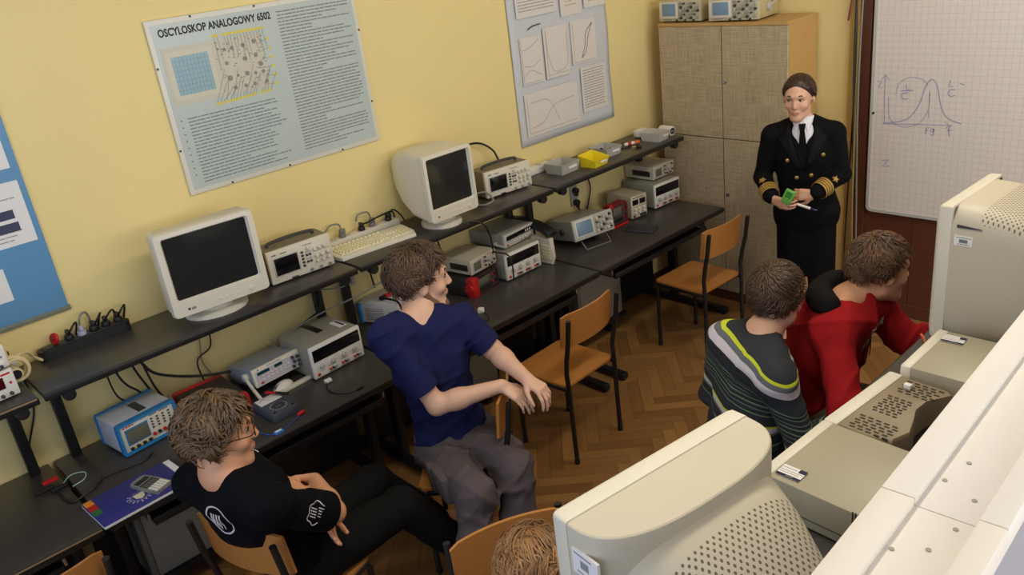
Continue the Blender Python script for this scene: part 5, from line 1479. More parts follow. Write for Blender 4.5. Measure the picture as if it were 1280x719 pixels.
def sdf_mesh(prims, m, h=.006, cuts=(), noise=None, smooth=1):
    lo = np.array([1e9] * 3); hi = -lo
    bx = []
    for p in prims:
        if p[0] == 'c':
            _, a, b, r1, r2, k = p[:6]; r = max(r1, r2); l = np.minimum(a, b) - r; u = np.maximum(a, b) + r
        else:
            _, c, rad, R, k = p[:5]; r = np.abs(R) @ np.array(rad); l = c - r; u = c + r
        bx.append((l - k - 3 * h, u + k + 3 * h))
        if len(p) < 7 or p[-1] != 'sub':
            lo = np.minimum(lo, l); hi = np.maximum(hi, u)
    lo -= 5 * h; hi += 5 * h
    if noise is not None:
        order = sorted(range(len(prims)), key=lambda i: prims[i][-1] == 'sub')
        prims = [prims[i] for i in order]; bx = [bx[i] for i in order]
    noised = noise is None
    n = np.ceil((hi - lo) / h).astype(int) + 1
    F = np.full(n, .25, np.float32)
    ax = [lo[i] + h * np.arange(n[i]) for i in range(3)]
    for p, (l, u) in zip(prims, bx):
        i0 = np.clip(np.floor((l - lo) / h).astype(int), 0, n); i1 = np.clip(np.ceil((u - lo) / h).astype(int) + 1, 0, n)
        if p[-1] == 'sub' and not noised:
            F += noise(ax[0][:, None, None], ax[1][None, :, None], ax[2][None, None, :]).astype(np.float32); noised = True
        if (i1 <= i0).any(): continue
        X = ax[0][i0[0]:i1[0], None, None]; Y = ax[1][None, i0[1]:i1[1], None]; Z = ax[2][None, None, i0[2]:i1[2]]
        if p[0] == 'c':
            _, a, b, r1, r2, k = p[:6]
            d = b - a; L2 = max(d @ d, 1e-9)
            t = np.clip(((X - a[0]) * d[0] + (Y - a[1]) * d[1] + (Z - a[2]) * d[2]) / L2, 0, 1)
            D = np.sqrt((X - a[0] - d[0] * t) ** 2 + (Y - a[1] - d[1] * t) ** 2 + (Z - a[2] - d[2] * t) ** 2) - (r1 + (r2 - r1) * t)
        else:
            _, c, rad, R, k = p[:5]
            q = [(X - c[0]) * R[0, i] + (Y - c[1]) * R[1, i] + (Z - c[2]) * R[2, i] for i in range(3)]
            k0 = np.sqrt(sum((q[i] / rad[i]) ** 2 for i in range(3))); k1 = np.sqrt(sum((q[i] / rad[i] ** 2) ** 2 for i in range(3))) + 1e-9
            D = k0 * (k0 - 1) / k1
        S = F[i0[0]:i1[0], i0[1]:i1[1], i0[2]:i1[2]]
        if p[-1] == 'sub':
            D = -D; hh = np.clip(.5 + .5 * (D - S) / k, 0, 1)
            F[i0[0]:i1[0], i0[1]:i1[1], i0[2]:i1[2]] = S + (D - S) * hh + k * hh * (1 - hh)
        else:
            hh = np.clip(.5 + .5 * (S - D) / k, 0, 1)
            F[i0[0]:i1[0], i0[1]:i1[1], i0[2]:i1[2]] = S + (D - S) * hh - k * hh * (1 - hh)
    X = ax[0][:, None, None]; Y = ax[1][None, :, None]; Z = ax[2][None, None, :]
    if not noised: F += noise(X, Y, Z).astype(np.float32)
    for cp, cn in cuts:
        F = np.maximum(F, ((X - cp[0]) * cn[0] + (Y - cp[1]) * cn[1] + (Z - cp[2]) * cn[2]).astype(np.float32))
    F[0], F[-1], F[:, 0], F[:, -1], F[:, :, 0], F[:, :, -1] = [.1] * 6
    V, Q = surface_nets(F, lo, h)
    for _ in range(smooth):
        S = np.zeros_like(V); c = np.zeros(len(V))
        for a in range(4):
            b = (a + 1) % 4
            np.add.at(S, Q[:, a], V[Q[:, b]]); np.add.at(c, Q[:, a], 1)
        V = V * .5 + S / np.maximum(c, 1)[:, None] * .5
    me = bpy.data.meshes.new('figure')
    me.vertices.add(len(V)); me.vertices.foreach_set('co', V.astype(np.float32).ravel())
    me.loops.add(len(Q) * 4); me.loops.foreach_set('vertex_index', Q.astype(np.int32).ravel())
    me.polygons.add(len(Q)); me.polygons.foreach_set('loop_start', np.arange(0, len(Q) * 4, 4, dtype=np.int32))
    me.update(); me.validate()
    finish(me, m, True, 180)
    return me
def C_(a, b, r1, r2=None, k=.02, op='add'):
    return ('c', v3(a), v3(b), r1, r1 if r2 is None else r2, k, op)
def E_(c, rad, R=None, k=.02, op='add'):
    return ('e', v3(c), rad, np.eye(3) if R is None else R, k, None, op)
def basis(f, up=(0, 0, 1)):
    """columns: left, forward, up"""
    f = unit(f); u = v3(up); u = unit(u - f * (u @ f)); l = np.cross(u, f)
    return np.stack([l, f, u], 1)

def head_prims(c, R, s=1.0, fem=False):
    P = lambda l, f, u: c + R @ (np.array([l, f, u]) * s)
    o = [E_(P(0, -.008, .035), np.array([.077, .098, .090]) * s, R, .02),
         E_(P(0, .018, -.035), np.array([.060 if not fem else .052, .072, .078]) * s, R, .035),
         E_(P(0, .062, -.098), np.array([.021 if fem else .026, .022, .020]) * s, R, .025)]
    for g in (-1, 1):
        o += [C_(P(g * (.043 if fem else .050), -.01, -.060), P(g * (.015 if fem else .02), .065, -.095), (.013 if fem else .017) * s, (.012 if fem else .015) * s, .03),
              E_(P(g * .040, .060, -.025), np.array([.022, .02, .018]) * s, R, .025),
              C_(P(g * .012, .088, .032), P(g * .043, .074, .032), .011 * s, .009 * s, .015)]
    nf = .103 if fem else .107
    o += [C_(P(0, .084, .025), P(0, nf, -.024), .0078 * s, (.0088 if fem else .0105) * s, .012),
          E_(P(0, nf - .007, -.029), np.array([.0135 if fem else .016, .010, .008]) * s, R, .008),
          E_(P(0, .076, -.058), np.array([.026, .016, .017]) * s, R, .012)]
    for g in (-1, 1):
        o.append(E_(P(g * .032, .098, .010), np.array([.0165, .017, .0115]) * s, R, .010, 'sub'))
        o.append(C_(P(g * .018, .0825, .0215), P(g * .047, .0735, .0185), .0045 * s, .004 * s, .006))
        o.append(C_(P(g * .020, .080, -.0015), P(g * .045, .072, .0), .0035 * s, .0035 * s, .006))
        Re = R @ np.array([[math.cos(g * .35), math.sin(g * .35), 0], [-math.sin(g * .35), math.cos(g * .35), 0], [0, 0, 1]])
        o.append(E_(P(g * .079, -.008, .0), np.array([.009, .020, .033]) * s, Re, .008))
        o.append(E_(P(g * .090, -.002, .004), np.array([.007, .010, .018]) * s, Re, .004, 'sub'))
    return o
def hand_prims(w, d, n, curl, side, s=1.0, thumb=(.5, .35), spread=.06):
    """w wrist, d hand direction, n palm normal, side=+1: thumb on d x n side"""
    d = unit(d); n = unit(v3(n) - d * (v3(n) @ d)); t = np.cross(d, n) * side
    o = []
    L = ((.044, .027, .021), (.048, .031, .023), (.045, .029, .022), (.035, .022, .019))
    off = (.027, .009, -.009, -.026)
    for i in range(4):
        kn = w + (d * (.088 - .004 * abs(i - 1.2)) + t * off[i]) * s
        o.append(C_(w + t * off[i] * .55 * s + d * .01 * s, kn, .0135 * s, .0112 * s, .012))
        dd = unit(d + t * spread * (1.3 - i)); a = 0; p = kn
        for j in range(3):
            a += curl[i][j] if isinstance(curl[i], (tuple, list)) else curl[i]
            q = p + (dd * math.cos(a) + n * math.sin(a)) * L[i][j] * s
            o.append(C_(p, q, (.0092 - .0008 * j) * s * (.9 if i == 3 else 1), (.0086 - .0009 * j) * s * (.9 if i == 3 else 1), .0025)); p = q
    b = w + (d * .022 + t * .022 + n * .006) * s
    td = unit(d * .75 + t * .7 + n * thumb[0])
    p1 = b + td * .042 * s; p2 = p1 + unit(d * .9 + t * .25 + n * (thumb[0] + thumb[1])) * .033 * s; p3 = p2 + unit(d * .95 + t * .0 + n * (thumb[0] + thumb[1] * 1.6)) * .027 * s
    o += [C_(b, p1, .015 * s, .0115 * s, .010), C_(p1, p2, .0108 * s, .0098 * s, .003), C_(p2, p3, .0098 * s, .008 * s, .003)]
    return o

def hair_mesh(c, R, s, m, seed, n, region, length, rad, curl, crown=(0, -.35, .95), thick=.012, flow=(0, 0, -1), lift=.35, tanw=.8):
    """cap plus tapered locks; tone of each lock goes to the 'lock' attribute"""
    rr = np.random.RandomState(seed)
    ctr = np.array([0, -.010, .030]); ra = np.array([.080, .102, .096])
    V = []; Fq = []; T = []
    crown = unit(crown)
    def surf(d, off): return ctr + d * (1.0 / math.sqrt(((d / (ra + off)) ** 2).sum()))
    # cap
    nu, nv = 40, 26
    gi = {}
    for j in range(nv + 1):
        th = PI * j / nv
        for i in range(nu):
            ph = 2 * PI * i / nu
            d = np.array([math.sin(th) * math.cos(ph), math.sin(th) * math.sin(ph), math.cos(th)])
            ins = region(d)
            off = thick * min(1.0, max(-.7, ins * 5)) 
            gi[(j, i)] = len(V); V.append(surf(d, off)); T.append(.25 + .2 * rr.rand())
    for j in range(nv):
        for i in range(nu):
            k = (gi[(j, i)], gi[(j + 1, i)], gi[(j + 1, (i + 1) % nu)], gi[(j, (i + 1) % nu)])
            Fq.append(k)
    cnt = 0; tries = 0
    while cnt < n and tries < n * 20:
        tries += 1
        d = rr.normal(size=3); d /= np.linalg.norm(d)
        if region(d) < .0: continue
        cnt += 1
        edge = min(1.0, max(.12, region(d) * 4.5))
        tan = d - crown * (d @ crown)
        tan = tan / (np.linalg.norm(tan) + 1e-6)
        co = np.array([math.sin(5 * d[1] + 3 * d[2] + seed), math.sin(6 * d[2] + 2 * d[0] + seed * 2), math.sin(5 * d[0] - 4 * d[1] + seed * 3)])
        fl = unit(tan * tanw + np.array(flow) * .6 + co * .55 * (.25 + curl) + rr.normal(size=3) * .13 * (1 + .4 * curl))
        fl = fl - d * (fl @ d); fl /= np.linalg.norm(fl) + 1e-6
        bi = np.cross(d, fl)
        L = length * (.6 + .7 * rr.rand()); ph = (3 * math.sin(4 * d[0] + 5 * d[1] + seed) + rr.rand() * 1.2); w = 2.0 + 1.2 * rr.rand()
        ns = 6; seg = 5
        base = len(V); tone = min(1, max(0, .45 + .3 * math.sin(9 * d[0] + 7 * d[1] - 8 * d[2] + seed) + .3 * (rr.rand() - .5)))
        pts = []
        for q in range(ns + 1):
            t = q / ns
            p = surf(unit(d * math.cos(t * L / .1) + fl * math.sin(t * L / .1)), thick * edge + lift * L * t * (1 - .45 * t) * (.3 + .7 * rr.rand() if q == 0 else 1))
            p = p + (bi * math.sin(ph + w * t * 2) + d * math.cos(ph + w * t * 2)) * curl * .011 * t ** .6
            pts.append(p)
        for q in range(ns + 1):
            t = q / ns
            tt = pts[min(q + 1, ns)] - pts[max(q - 1, 0)]; tt = tt / (np.linalg.norm(tt) + 1e-9)
            a = d - tt * (d @ tt); a /= np.linalg.norm(a) + 1e-9; b = np.cross(tt, a)
            r = rad * (1 - .85 * t ** 2) * (.8 + .4 * ((tone * 7) % 1))
            for k in range(seg):
                an = 2 * PI * k / seg
                V.append(pts[q] + (a * math.cos(an) * .6 + b * math.sin(an)) * r); T.append(tone * .75 + .25 * t)
        for q in range(ns):
            for k in range(seg):
                Fq.append((base + q * seg + k, base + q * seg + (k + 1) % seg, base + (q + 1) * seg + (k + 1) % seg, base + (q + 1) * seg + k))
    V = (np.array(V) * s) @ R.T + c
    me = bpy.data.meshes.new('hair')
    me.from_pydata([tuple(p) for p in V], [], Fq)
    at = me.attributes.new('lock', 'FLOAT', 'POINT'); at.data.foreach_set('value', np.array(T, np.float32))
    finish(me, m, True, 180)
    return me
def interp(x, xs, ys): return float(np.interp(x, xs, ys))
def hair_region(front=.60, side=.10, back=-.55, temple=.45):
    def f(d):
        fr = d[1] / (math.hypot(d[0], d[1]) + 1e-6)
        lim = interp(fr, (-1, -.35, .1, .55, 1), (back, back + .08, side, temple, front))
        return d[2] - lim
    return f
def wrinkle(seed, amp=.004, f=38):
    """soft folds: ridged, warped waves"""
    r = np.random.RandomState(seed)
    W = [(unit(r.normal(size=3) * v3((1, 1, .8))) * f * (.35 + .5 * r.rand()), r.rand() * 6, unit(r.normal(size=3)) * f * .5, r.rand() * 6) for _ in range(4)]
    def fn(X, Y, Z):
        o = 0
        for w, p, q, p2 in W:
            g = 1 - np.abs(np.sin(w[0] * X + w[1] * Y + w[2] * Z + p + 1.3 * np.sin(q[0] * X + q[1] * Y + q[2] * Z + p2)))
            o = o + g * g
        return amp * (1.1 - o * .8)
    return fn

def person(label, J, skin, fem=False, hs=1.0, h=.0058, hands=(), arm=1.0, torso=1.0, bare_legs=False):
    """returns root empty, and stores the pieces used for clothes in J"""
    root = thing('person', label, 'person', (float(J['hip'][0]), float(J['hip'][1]), 0.0))
    for k in list(J): J[k] = v3(J[k])
    tu = unit(J['neck'] - J['hip']); Rt = basis(J['tf'], tu); J['Rt'] = Rt
    l, f = Rt[:, 0], Rt[:, 1]
    Rh = basis(J['hf'], J.get('hu', v3((0, 0, 1)))); J['Rh'] = Rh
    hipc, nk = J['hip'], J['neck']
    chest = hipc + (nk - hipc) * .66; J['chest'] = chest
    waist = hipc + (nk - hipc) * .32 + f * J.get('belly', v3(0)).sum() ; J['waist'] = waist
    HL, HR = hipc + l * .085, hipc - l * .085
    tw = torso
    pr = [E_(hipc + (nk - hipc) * .04, np.array([.165 * tw, .115 * tw, .125]), Rt, .04),
          E_(waist, np.array([.140 * tw, .105 * tw, .15]), Rt, .06),
          E_(chest, np.array([.160 * tw, .112 * tw, .17]), Rt, .06),
          C_(J['shL'], J['shR'], .055, .055, .06),
          C_(nk + (J['head'] - nk) * .10, J['shL'] * .75 + nk * .25, .034 if fem else .042, .044, .04), C_(nk + (J['head'] - nk) * .10, J['shR'] * .75 + nk * .25, .034 if fem else .042, .044, .04),
          C_(nk - tu * .02, J['head'] + Rh @ v3((0, -.022, -.055)) * hs, (.052 if fem else .060) * hs, (.047 if fem else .056) * hs, .025)]
    J['torso_prims'] = pr[:4]; J['trap'] = pr[4:6]
    pr = pr + head_prims(J['head'], Rh, hs, fem)
    for sd in 'LR':
        sh, el, wr = J['sh' + sd], J['el' + sd], J['wr' + sd]
        pr += [C_(sh, el, .050 * arm, .040 * arm, .03), C_(el, el + (wr - el) * .35, .041 * arm, .042 * arm, .02), C_(el + (wr - el) * .3, wr, .042 * arm, .027 * arm, .02)]
        if ('hand' + sd) in J: pass
    for hp in hands: pr += hp
    for sd, H in (('L', HL), ('R', HR)):
        kn, an, to = J['kn' + sd], J['an' + sd], J['to' + sd]
        pr += [C_(H, kn, .082, .056, .03), C_(kn, kn + (an - kn) * .35, .056, .056, .02), C_(kn + (an - kn) * .35, an, .056, .038, .02), C_(an, to, .038, .03, .02)]
    J['HL'], J['HR'] = HL, HR
    body = link('body', sdf_mesh(pr, skin, h), root)
    body.matrix_parent_inverse = Matrix.Translation(-root.location)
    # eyes, lips, brows
    def sub(name, mb, m, **k):
        o = mb.build(name, m, root, **k); o.matrix_parent_inverse = Matrix.Translation(-root.location); return o
    c = J['head']
    P = lambda a, b, u: Vector(c + Rh @ (np.array([a, b, u]) * hs))
    gz = J.get('gaze', v3((0, 1, 0)))
    for g in (-1, 1):
        e = MB(); ec = P(g * .032, .0738, .0100); e.ell(ec, (.0124 * hs,) * 3, seg=18, rings=12); eye = sub('eye', e, M_EYEW)
        gd = Vector(Rh @ unit(gz)); i = MB(); i.ell(ec + gd * .0072 * hs, (.0072 * hs,) * 3, seg=14, rings=10)
        ir = i.build('iris', M_EYED, eye); 
        b = MB(); b.tube(spline([P(g * .014, .093, .031), P(g * .03, .0905, .038), P(g * .048, .077, .033)], 4), .0036 * hs, 6, [.6, .9, 1, 1, 1, 1, .8, .6, .3]); sub('eyebrow', b, BROW)
        b = MB(); b.tube(spline([P(g * .018, .0855, .0125), P(g * .032, .0882, .0178), P(g * .047, .0790, .0115)], 4), .0018 * hs, 6); sub('eyelash', b, M_EYED)
    b = MB()
    b.tube(spline([P(-.023, .083, -.060), P(-.009, .0935, -.0565), P(0, .0945, -.0585), P(.009, .0935, -.0565), P(.023, .083, -.060)], 4), .0036 * hs, 8, [.3] + [1] * 15 + [.3])
    b.tube(spline([P(-.021, .083, -.063), P(0, .0935, -.0675), P(.021, .083, -.063)], 5), .0040 * hs, 8, [.3] + [1] * 9 + [.3])
    sub('lips', b, M_LIP)
    J['root'] = root
    return root
BROW = mat('eyebrow_brown', rgb(62, 44, 32), .8)
def cloth(J, name, prims, m, h=.0065, cuts=(), noise=None, smooth=1, label=None):
    me = sdf_mesh(prims, m, h, cuts, noise, smooth)
    o = link(name, me, J['root']); o.matrix_parent_inverse = Matrix.Translation(-J['root'].location)
    if label: o['label'] = label
    return o
def infl(prims, d):
    out = []
    for p in prims:
        if p[0] == 'c': out.append(('c', p[1], p[2], p[3] + d, p[4] + d) + p[5:])
        else: out.append(('e', p[1], np.array(p[2]) + d, p[3]) + p[4:])
    return out
def child(J, name, mb, m, label=None, **k):
    o = mb.build(name, m, J['root'], **k); o.matrix_parent_inverse = Matrix.Translation(-J['root'].location)
    if label: o['label'] = label
    return o
def hair(J, hs, m, seed, n, **k):
    me = hair_mesh(J['head'], J['Rh'], hs, m, seed, n, **k)
    o = link('hair', me, J['root']); o.matrix_parent_inverse = Matrix.Translation(-J['root'].location)
    return o
def sleeve_prims(J, sd, t, r1, r2, k=.03):
    sh, el, wr = J['sh' + sd], J['el' + sd], J['wr' + sd]
    if t <= 1: return [C_(sh, sh + (el - sh) * t, r1, r2, k)]
    return [C_(sh, el, r1, r2, k), C_(el, el + (wr - el) * (t - 1), r2, r2 * .82, .02)]
def trousers(J, m, r=(.098, .075, .064), noise=None, belt=.15):
    belt = .15
    hip, nk = J['hip'], J['neck']; Rt = J['Rt']
    pr = [E_(hip + (nk - hip) * .04, np.array([.182, .132, .13]), Rt, .04)]
    for sd in 'LR':
        H, kn, an = J['H' + sd], J['kn' + sd], J['an' + sd]
        pr += [C_(H, kn, r[0], r[1], .03), C_(kn, an, r[1], r[2], .025)]
    up = unit(nk - hip)
    return cloth(J, 'trousers', pr, m, .0075, [(hip + up * belt, up)], noise or wrinkle(5, .004, 30))
def shoes(J, m):
    for sd in 'LR':
        an, to = J['an' + sd], J['to' + sd]
        d = unit((to - an) * v3((1, 1, 0))); g = v3((an[0], an[1], 0))
        cloth(J, 'shoe', [C_(g + d * -.03 + v3((0, 0, .045)), g + d * .04 + v3((0, 0, .045)), .040, .042, .02), C_(g + d * .04 + v3((0, 0, .04)), g + d * .17 + v3((0, 0, .034)), .042, .032, .02),
                          C_(an, g + v3((0, 0, .05)), .046, .044, .02)], m, .007, [(v3((0, 0, .002)), v3((0, 0, -1)))], None)
def decal(J, name, target, strokes, org, u, v, m, w=.006, off=.003):
    """flat print following the cloth: strokes are 2-D polylines in metres about org"""
    me = target.data
    bv = BVHTree.FromPolygons([x.co[:] for x in me.vertices], [p.vertices[:] for p in me.polygons])
    u, v = Vector(u).normalized(), Vector(v).normalized(); n = u.cross(v).normalized(); v = n.cross(u)
    org = Vector(org); b = MB()
    for st in strokes:
        pts = []
        P = [Vector((a[0], a[1])) for a in st]
        for a, c in zip(P[:-1], P[1:]):
            k = max(1, int((c - a).length / .006))
            pts += [a + (c - a) * i / k for i in range(k)]
        pts.append(P[-1])
        hit = []
        for q in pts:
            o = org + u * q.x + v * q.y + n * .30
            loc, nor, _, _ = bv.ray_cast(o, -n, .5)
            if loc is not None: hit.append((loc + n * off, nor))
        for i in range(len(hit) - 1):
            a, c = hit[i][0], hit[i + 1][0]
            t = (c - a)
            if t.length < 1e-6 or t.length > .03: continue
            s = t.normalized().cross(n).normalized() * w / 2
            t = t.normalized() * w * .15
            b.bm.faces.new([b.bm.verts.new(x) for x in (a - t + s, a - t - s, c + t - s, c + t + s)])
    return child(J, name, b, m, smooth=False, fix=False)
# ------------------------------------------------------------------ woman in uniform
def woman():
    J = dict(hip=(1.345, 4.345, .86), neck=(1.325, 4.335, 1.385), head=(1.312, 4.30, 1.525), tf=(.40, -.92, 0), hf=(.26, -.96, -.06),
             shL=(1.478, 4.395, 1.322), shR=(1.168, 4.265, 1.312), elL=(1.530, 4.385, 1.09), elR=(1.118, 4.25, 1.065), wrL=(1.487, 4.165, 1.035), wrR=(1.272, 4.09, 1.0),
             knL=(1.42, 4.36, .48), knR=(1.27, 4.31, .48), anL=(1.42, 4.38, .10), anR=(1.27, 4.32, .10), toL=(1.46, 4.27, .04), toR=(1.30, 4.20, .04), gaze=(-.35, .9, -.10))
    hR = hand_prims(v3(J['wrR']), (.90, -.28, -.12), (.3, .9, .1), [(.5, .7, .5)] * 4, -1, .92, (.4, .3))
    hL = hand_prims(v3(J['wrL']), (-.93, -.25, -.10), (-.25, .9, -.25), [(.45, .6, .5)] * 4, 1, .92, (.2, .3))
    person('woman in a black double-breasted naval uniform standing by the cabinet holding a green phone', J, M_SKIN, True, .98, .0055, (hR, hL), .82, .93)
    Rt = J['Rt']; l, f, u = Rt.T
    hair(J, .98, M_HAIRW, 3, 900, region=hair_region(.56, -.36, -.52, .10), length=.075, rad=.0032, curl=.12, crown=(.2, .7, .65), thick=.011, flow=(0, -1.3, -.1), lift=.02, tanw=.45)
    # hair drawn back
    c = J['head']; P = lambda a, b, q: c + J['Rh'] @ (np.array([a, b, q]) * .98)
    cloth(J, 'hair_bun', [E_(P(0, -.115, -.005), np.array([.042, .03, .042]), J['Rh'], .01)], mat('bun_brown', rgb(38, 24, 19), .5), .006)
    # shirt, tie
    nk = J['neck']
    cloth(J, 'shirt', [C_(nk - u * .03 + f * .0, nk + u * .048 + f * .006, .060, .054, .01), C_(nk + u * .12 + f * .004, nk + u * .0, .049, .050, .004, 'sub'), E_(nk - u * .095 + f * .050, np.array([.075, .055, .12]), Rt, .03)], M_SHIRTW, .005,
          [(nk + u * .038 + f * .0, unit(u * 1.0 - f * .12))])
    t = MB()
    q = lambda a, b, d: Vector(nk + l * a + u * b + f * d)
    for g in (-1, 1):
        t2 = MB(); A = [(g * .005, .020, .078), (g * .030, .040, .060), (g * .058, .040, .030), (g * .052, .012, .060), (g * .030, -.032, .092)]
        t2.loft([[q(*p) for p in A], [q(p[0], p[1] + .002, p[2] + .005) for p in A]]); child(J, 'collar_wing', t2, M_SHIRTW, smooth=False)
    t.loft([[q(-.019, .012, .088), q(.019, .012, .088), q(.019, .012, .1), q(-.019, .012, .1)], [q(-.012, -.022, .10), q(.012, -.022, .10), q(.012, -.022, .112), q(-.012, -.022, .112)]])
    t.loft([[q(-.012, -.022, .10), q(.012, -.022, .10), q(.012, -.022, .108), q(-.012, -.022, .108)], [q(-.027, -.17, .118), q(.027, -.17, .118), q(.027, -.17, .126), q(-.027, -.17, .126)]])
    child(J, 'tie', t, M_UNI, smooth=False)
    # jacket
    hip = J['hip']
    bodyp = [E_(J['chest'] - u * .01, np.array([.178, .132, .19]), Rt, .05), E_(J['waist'], np.array([.150, .118, .16]), Rt, .06), E_(hip, np.array([.188, .145, .18]), Rt, .06), C_(J['shL'] + u * .002, J['shR'] + u * .002, .056, .056, .05)]
    bodyp += [C_(nk + u * .012 - f * .005, J['shL'] * .8 + nk * .2, .052, .055, .03), C_(nk + u * .012 - f * .005, J['shR'] * .8 + nk * .2, .052, .055, .03)]
    sl = []
    for sd in 'LR': sl += sleeve_prims(J, sd, 1.93, .058, .051)
    V = [C_(nk + u * .09, nk + u * .035 + f * .004, .058, .056, .010, 'sub'), C_(nk + u * .06 + f * .10, nk - u * .20 + f * .138, .060, .008, .010, 'sub')]
    jk = cloth(J, 'jacket', bodyp + sl + V, M_UNI, .0055, [(hip - u * .125, -u)], wrinkle(2, .003, 26))
    me = jk.data; bv = BVHTree.FromPolygons([x.co[:] for x in me.vertices], [p.vertices[:] for p in me.polygons])
    def on_front(a, b):
        o = Vector(nk + l * a + u * b + f * .5); loc, nor, _, _ = bv.ray_cast(o, Vector(-f)); return (loc if loc else o - Vector(f) * .36), Vector(f)
    # lapels
    for g in (-1, 1):
        lp = MB()
        oc = [(.070, .012), (.098, -.05), (.136, -.066), (.112, -.11), (.06, -.185), (.020, -.245)]
        ic = [(.060, .012), (.062, -.05), (.056, -.075), (.046, -.11), (.028, -.175), (.010, -.24)]
        grid = []
        for (a0, b0), (a1, b1) in zip(oc, ic):
            grid.append([on_front(g * (a0 + (a1 - a0) * k / 4), b0 + (b1 - b0) * k / 4)[0] + Vector(f) * (.0055 if 0 < k else .0035) for k in range(5)])
        vs = [[lp.bm.verts.new(p) for p in row] for row in grid]
        for a in range(len(vs) - 1):
            for k in range(4): lp.bm.faces.new((vs[a][k], vs[a][k + 1], vs[a + 1][k + 1], vs[a + 1][k]))
        o = child(J, 'lapel', lp, mat('lapel_black', rgb(18, 17, 21), .75, spec=.15))
        md = o.modifiers.new('t', 'SOLIDIFY'); md.thickness = .004; md.offset = -1
    for a, b in ((-.082, -.185), (.106, -.165), (-.035, -.285), (.042, -.275), (-.036, -.415), (.044, -.41)):
        p, n_ = on_front(a, b); m_ = MB(); m_.cyl(p - n_ * .002, p + n_ * .006, .0125, .010, 16, bev=.002); child(J, 'button', m_, M_BRASS)
    ln = MB(); pts = [on_front(.045 - .01 * k / 8, -.20 - .035 * k)[0] + Vector(f) * .002 for k in range(9)]; 
    # sleeve braid and star
    for sd in 'LR':
        el, wr = J['el' + sd], J['wr' + sd]; d = unit(wr - el); L = np.linalg.norm(wr - el)
        for k in range(4):
            c0 = wr - d * (.040 + .0155 * k); r = .051 * .83 + .0068 + .0016 * k
            a = unit(np.cross(d, v3((0, 0, 1)))); b_ = np.cross(d, a); tb = MB()
            rings = [[Vector(c0 + (a * math.cos(t) + b_ * math.sin(t)) * (r + rr_) + d * z) for t in [2 * PI * i / 28 for i in range(28)]] for z, rr_ in ((-.006, 0), (-.006, .002), (.006, .002), (.006, 0), (-.006, 0))]
            tb.loft(rings, cap=False); child(J, 'braid_ring', tb, M_GOLD)
        c0 = wr - d * .125; out = unit(v3((.42, -.9, .25)) - d * (v3((.42, -.9, .25)) @ d)); st = MB(); s2 = np.cross(d, out)
        cc = c0 + out * .058; poly = []
        for k in range(10):
            a = PI * k / 5; r = .021 if k % 2 == 0 else .010
            poly.append(cc + (d * math.cos(a) + s2 * math.sin(a)) * r)
        st.loft([[Vector(p - out * .006) for p in poly], [Vector(p + out * .004) for p in poly]]); child(J, 'sleeve_star', st, M_GOLD, smooth=False)
    for sd in 'LR':
        kn, an = J['kn' + sd], J['an' + sd]
        cloth(J, 'stocking', [C_(kn + v3((0, 0, .1)), kn, .068, .062, .02), C_(kn, kn + (an - kn) * .35, .060, .060, .02), C_(kn + (an - kn) * .35, an, .060, .042, .02)], mat('dark_stocking', rgb(26, 24, 26), .6), .007)
    # skirt and shoes
    cloth(J, 'skirt', [C_(hip + v3((0, 0, -.02)) - l * .045, v3((1.30, 4.32, .50)), .122, .112, .03), C_(hip + v3((0, 0, -.02)) + l * .045, v3((1.40, 4.36, .50)), .122, .112, .03)], M_UNI, .007, [(v3((0, 0, .485)), v3((0, 0, -1)))])
    shoes(J, M_BLKP)
    return J
JW = woman()
ph = thing('phone', 'bright green mobile phone in the uniformed woman\'s hands', 'phone', (1.375, 4.045, 1.0), 12)
b = MB(); b.box((0, 0, .045), (.056, .016, .085), .007); b.bm.transform(Matrix.Rotation(math.radians(25), 4, 'Y')); b.build('case', M_GRN, ph)
b = MB(); b.box((0, -.0085, .058), (.036, .001, .036), .0); b.bm.transform(Matrix.Rotation(math.radians(25), 4, 'Y')); b.build('display', mat('phone_display_green', rgb(60, 140, 60), .3), ph)
pn_ = thing('pen', 'white and dark blue marker pen in the uniformed woman\'s left hand', 'pen', (1.49, 4.06, .985), 0)
MB().cyl((-.045, -.0, .015), (.025, .01, -.002), .0075, seg=12).build('barrel', M_WHITEP, pn_)
MB().cyl((.025, .01, -.002), (.06, .015, -.011), .0082, .007, 12, bev=.001).build('cap', M_NAVYD, pn_)

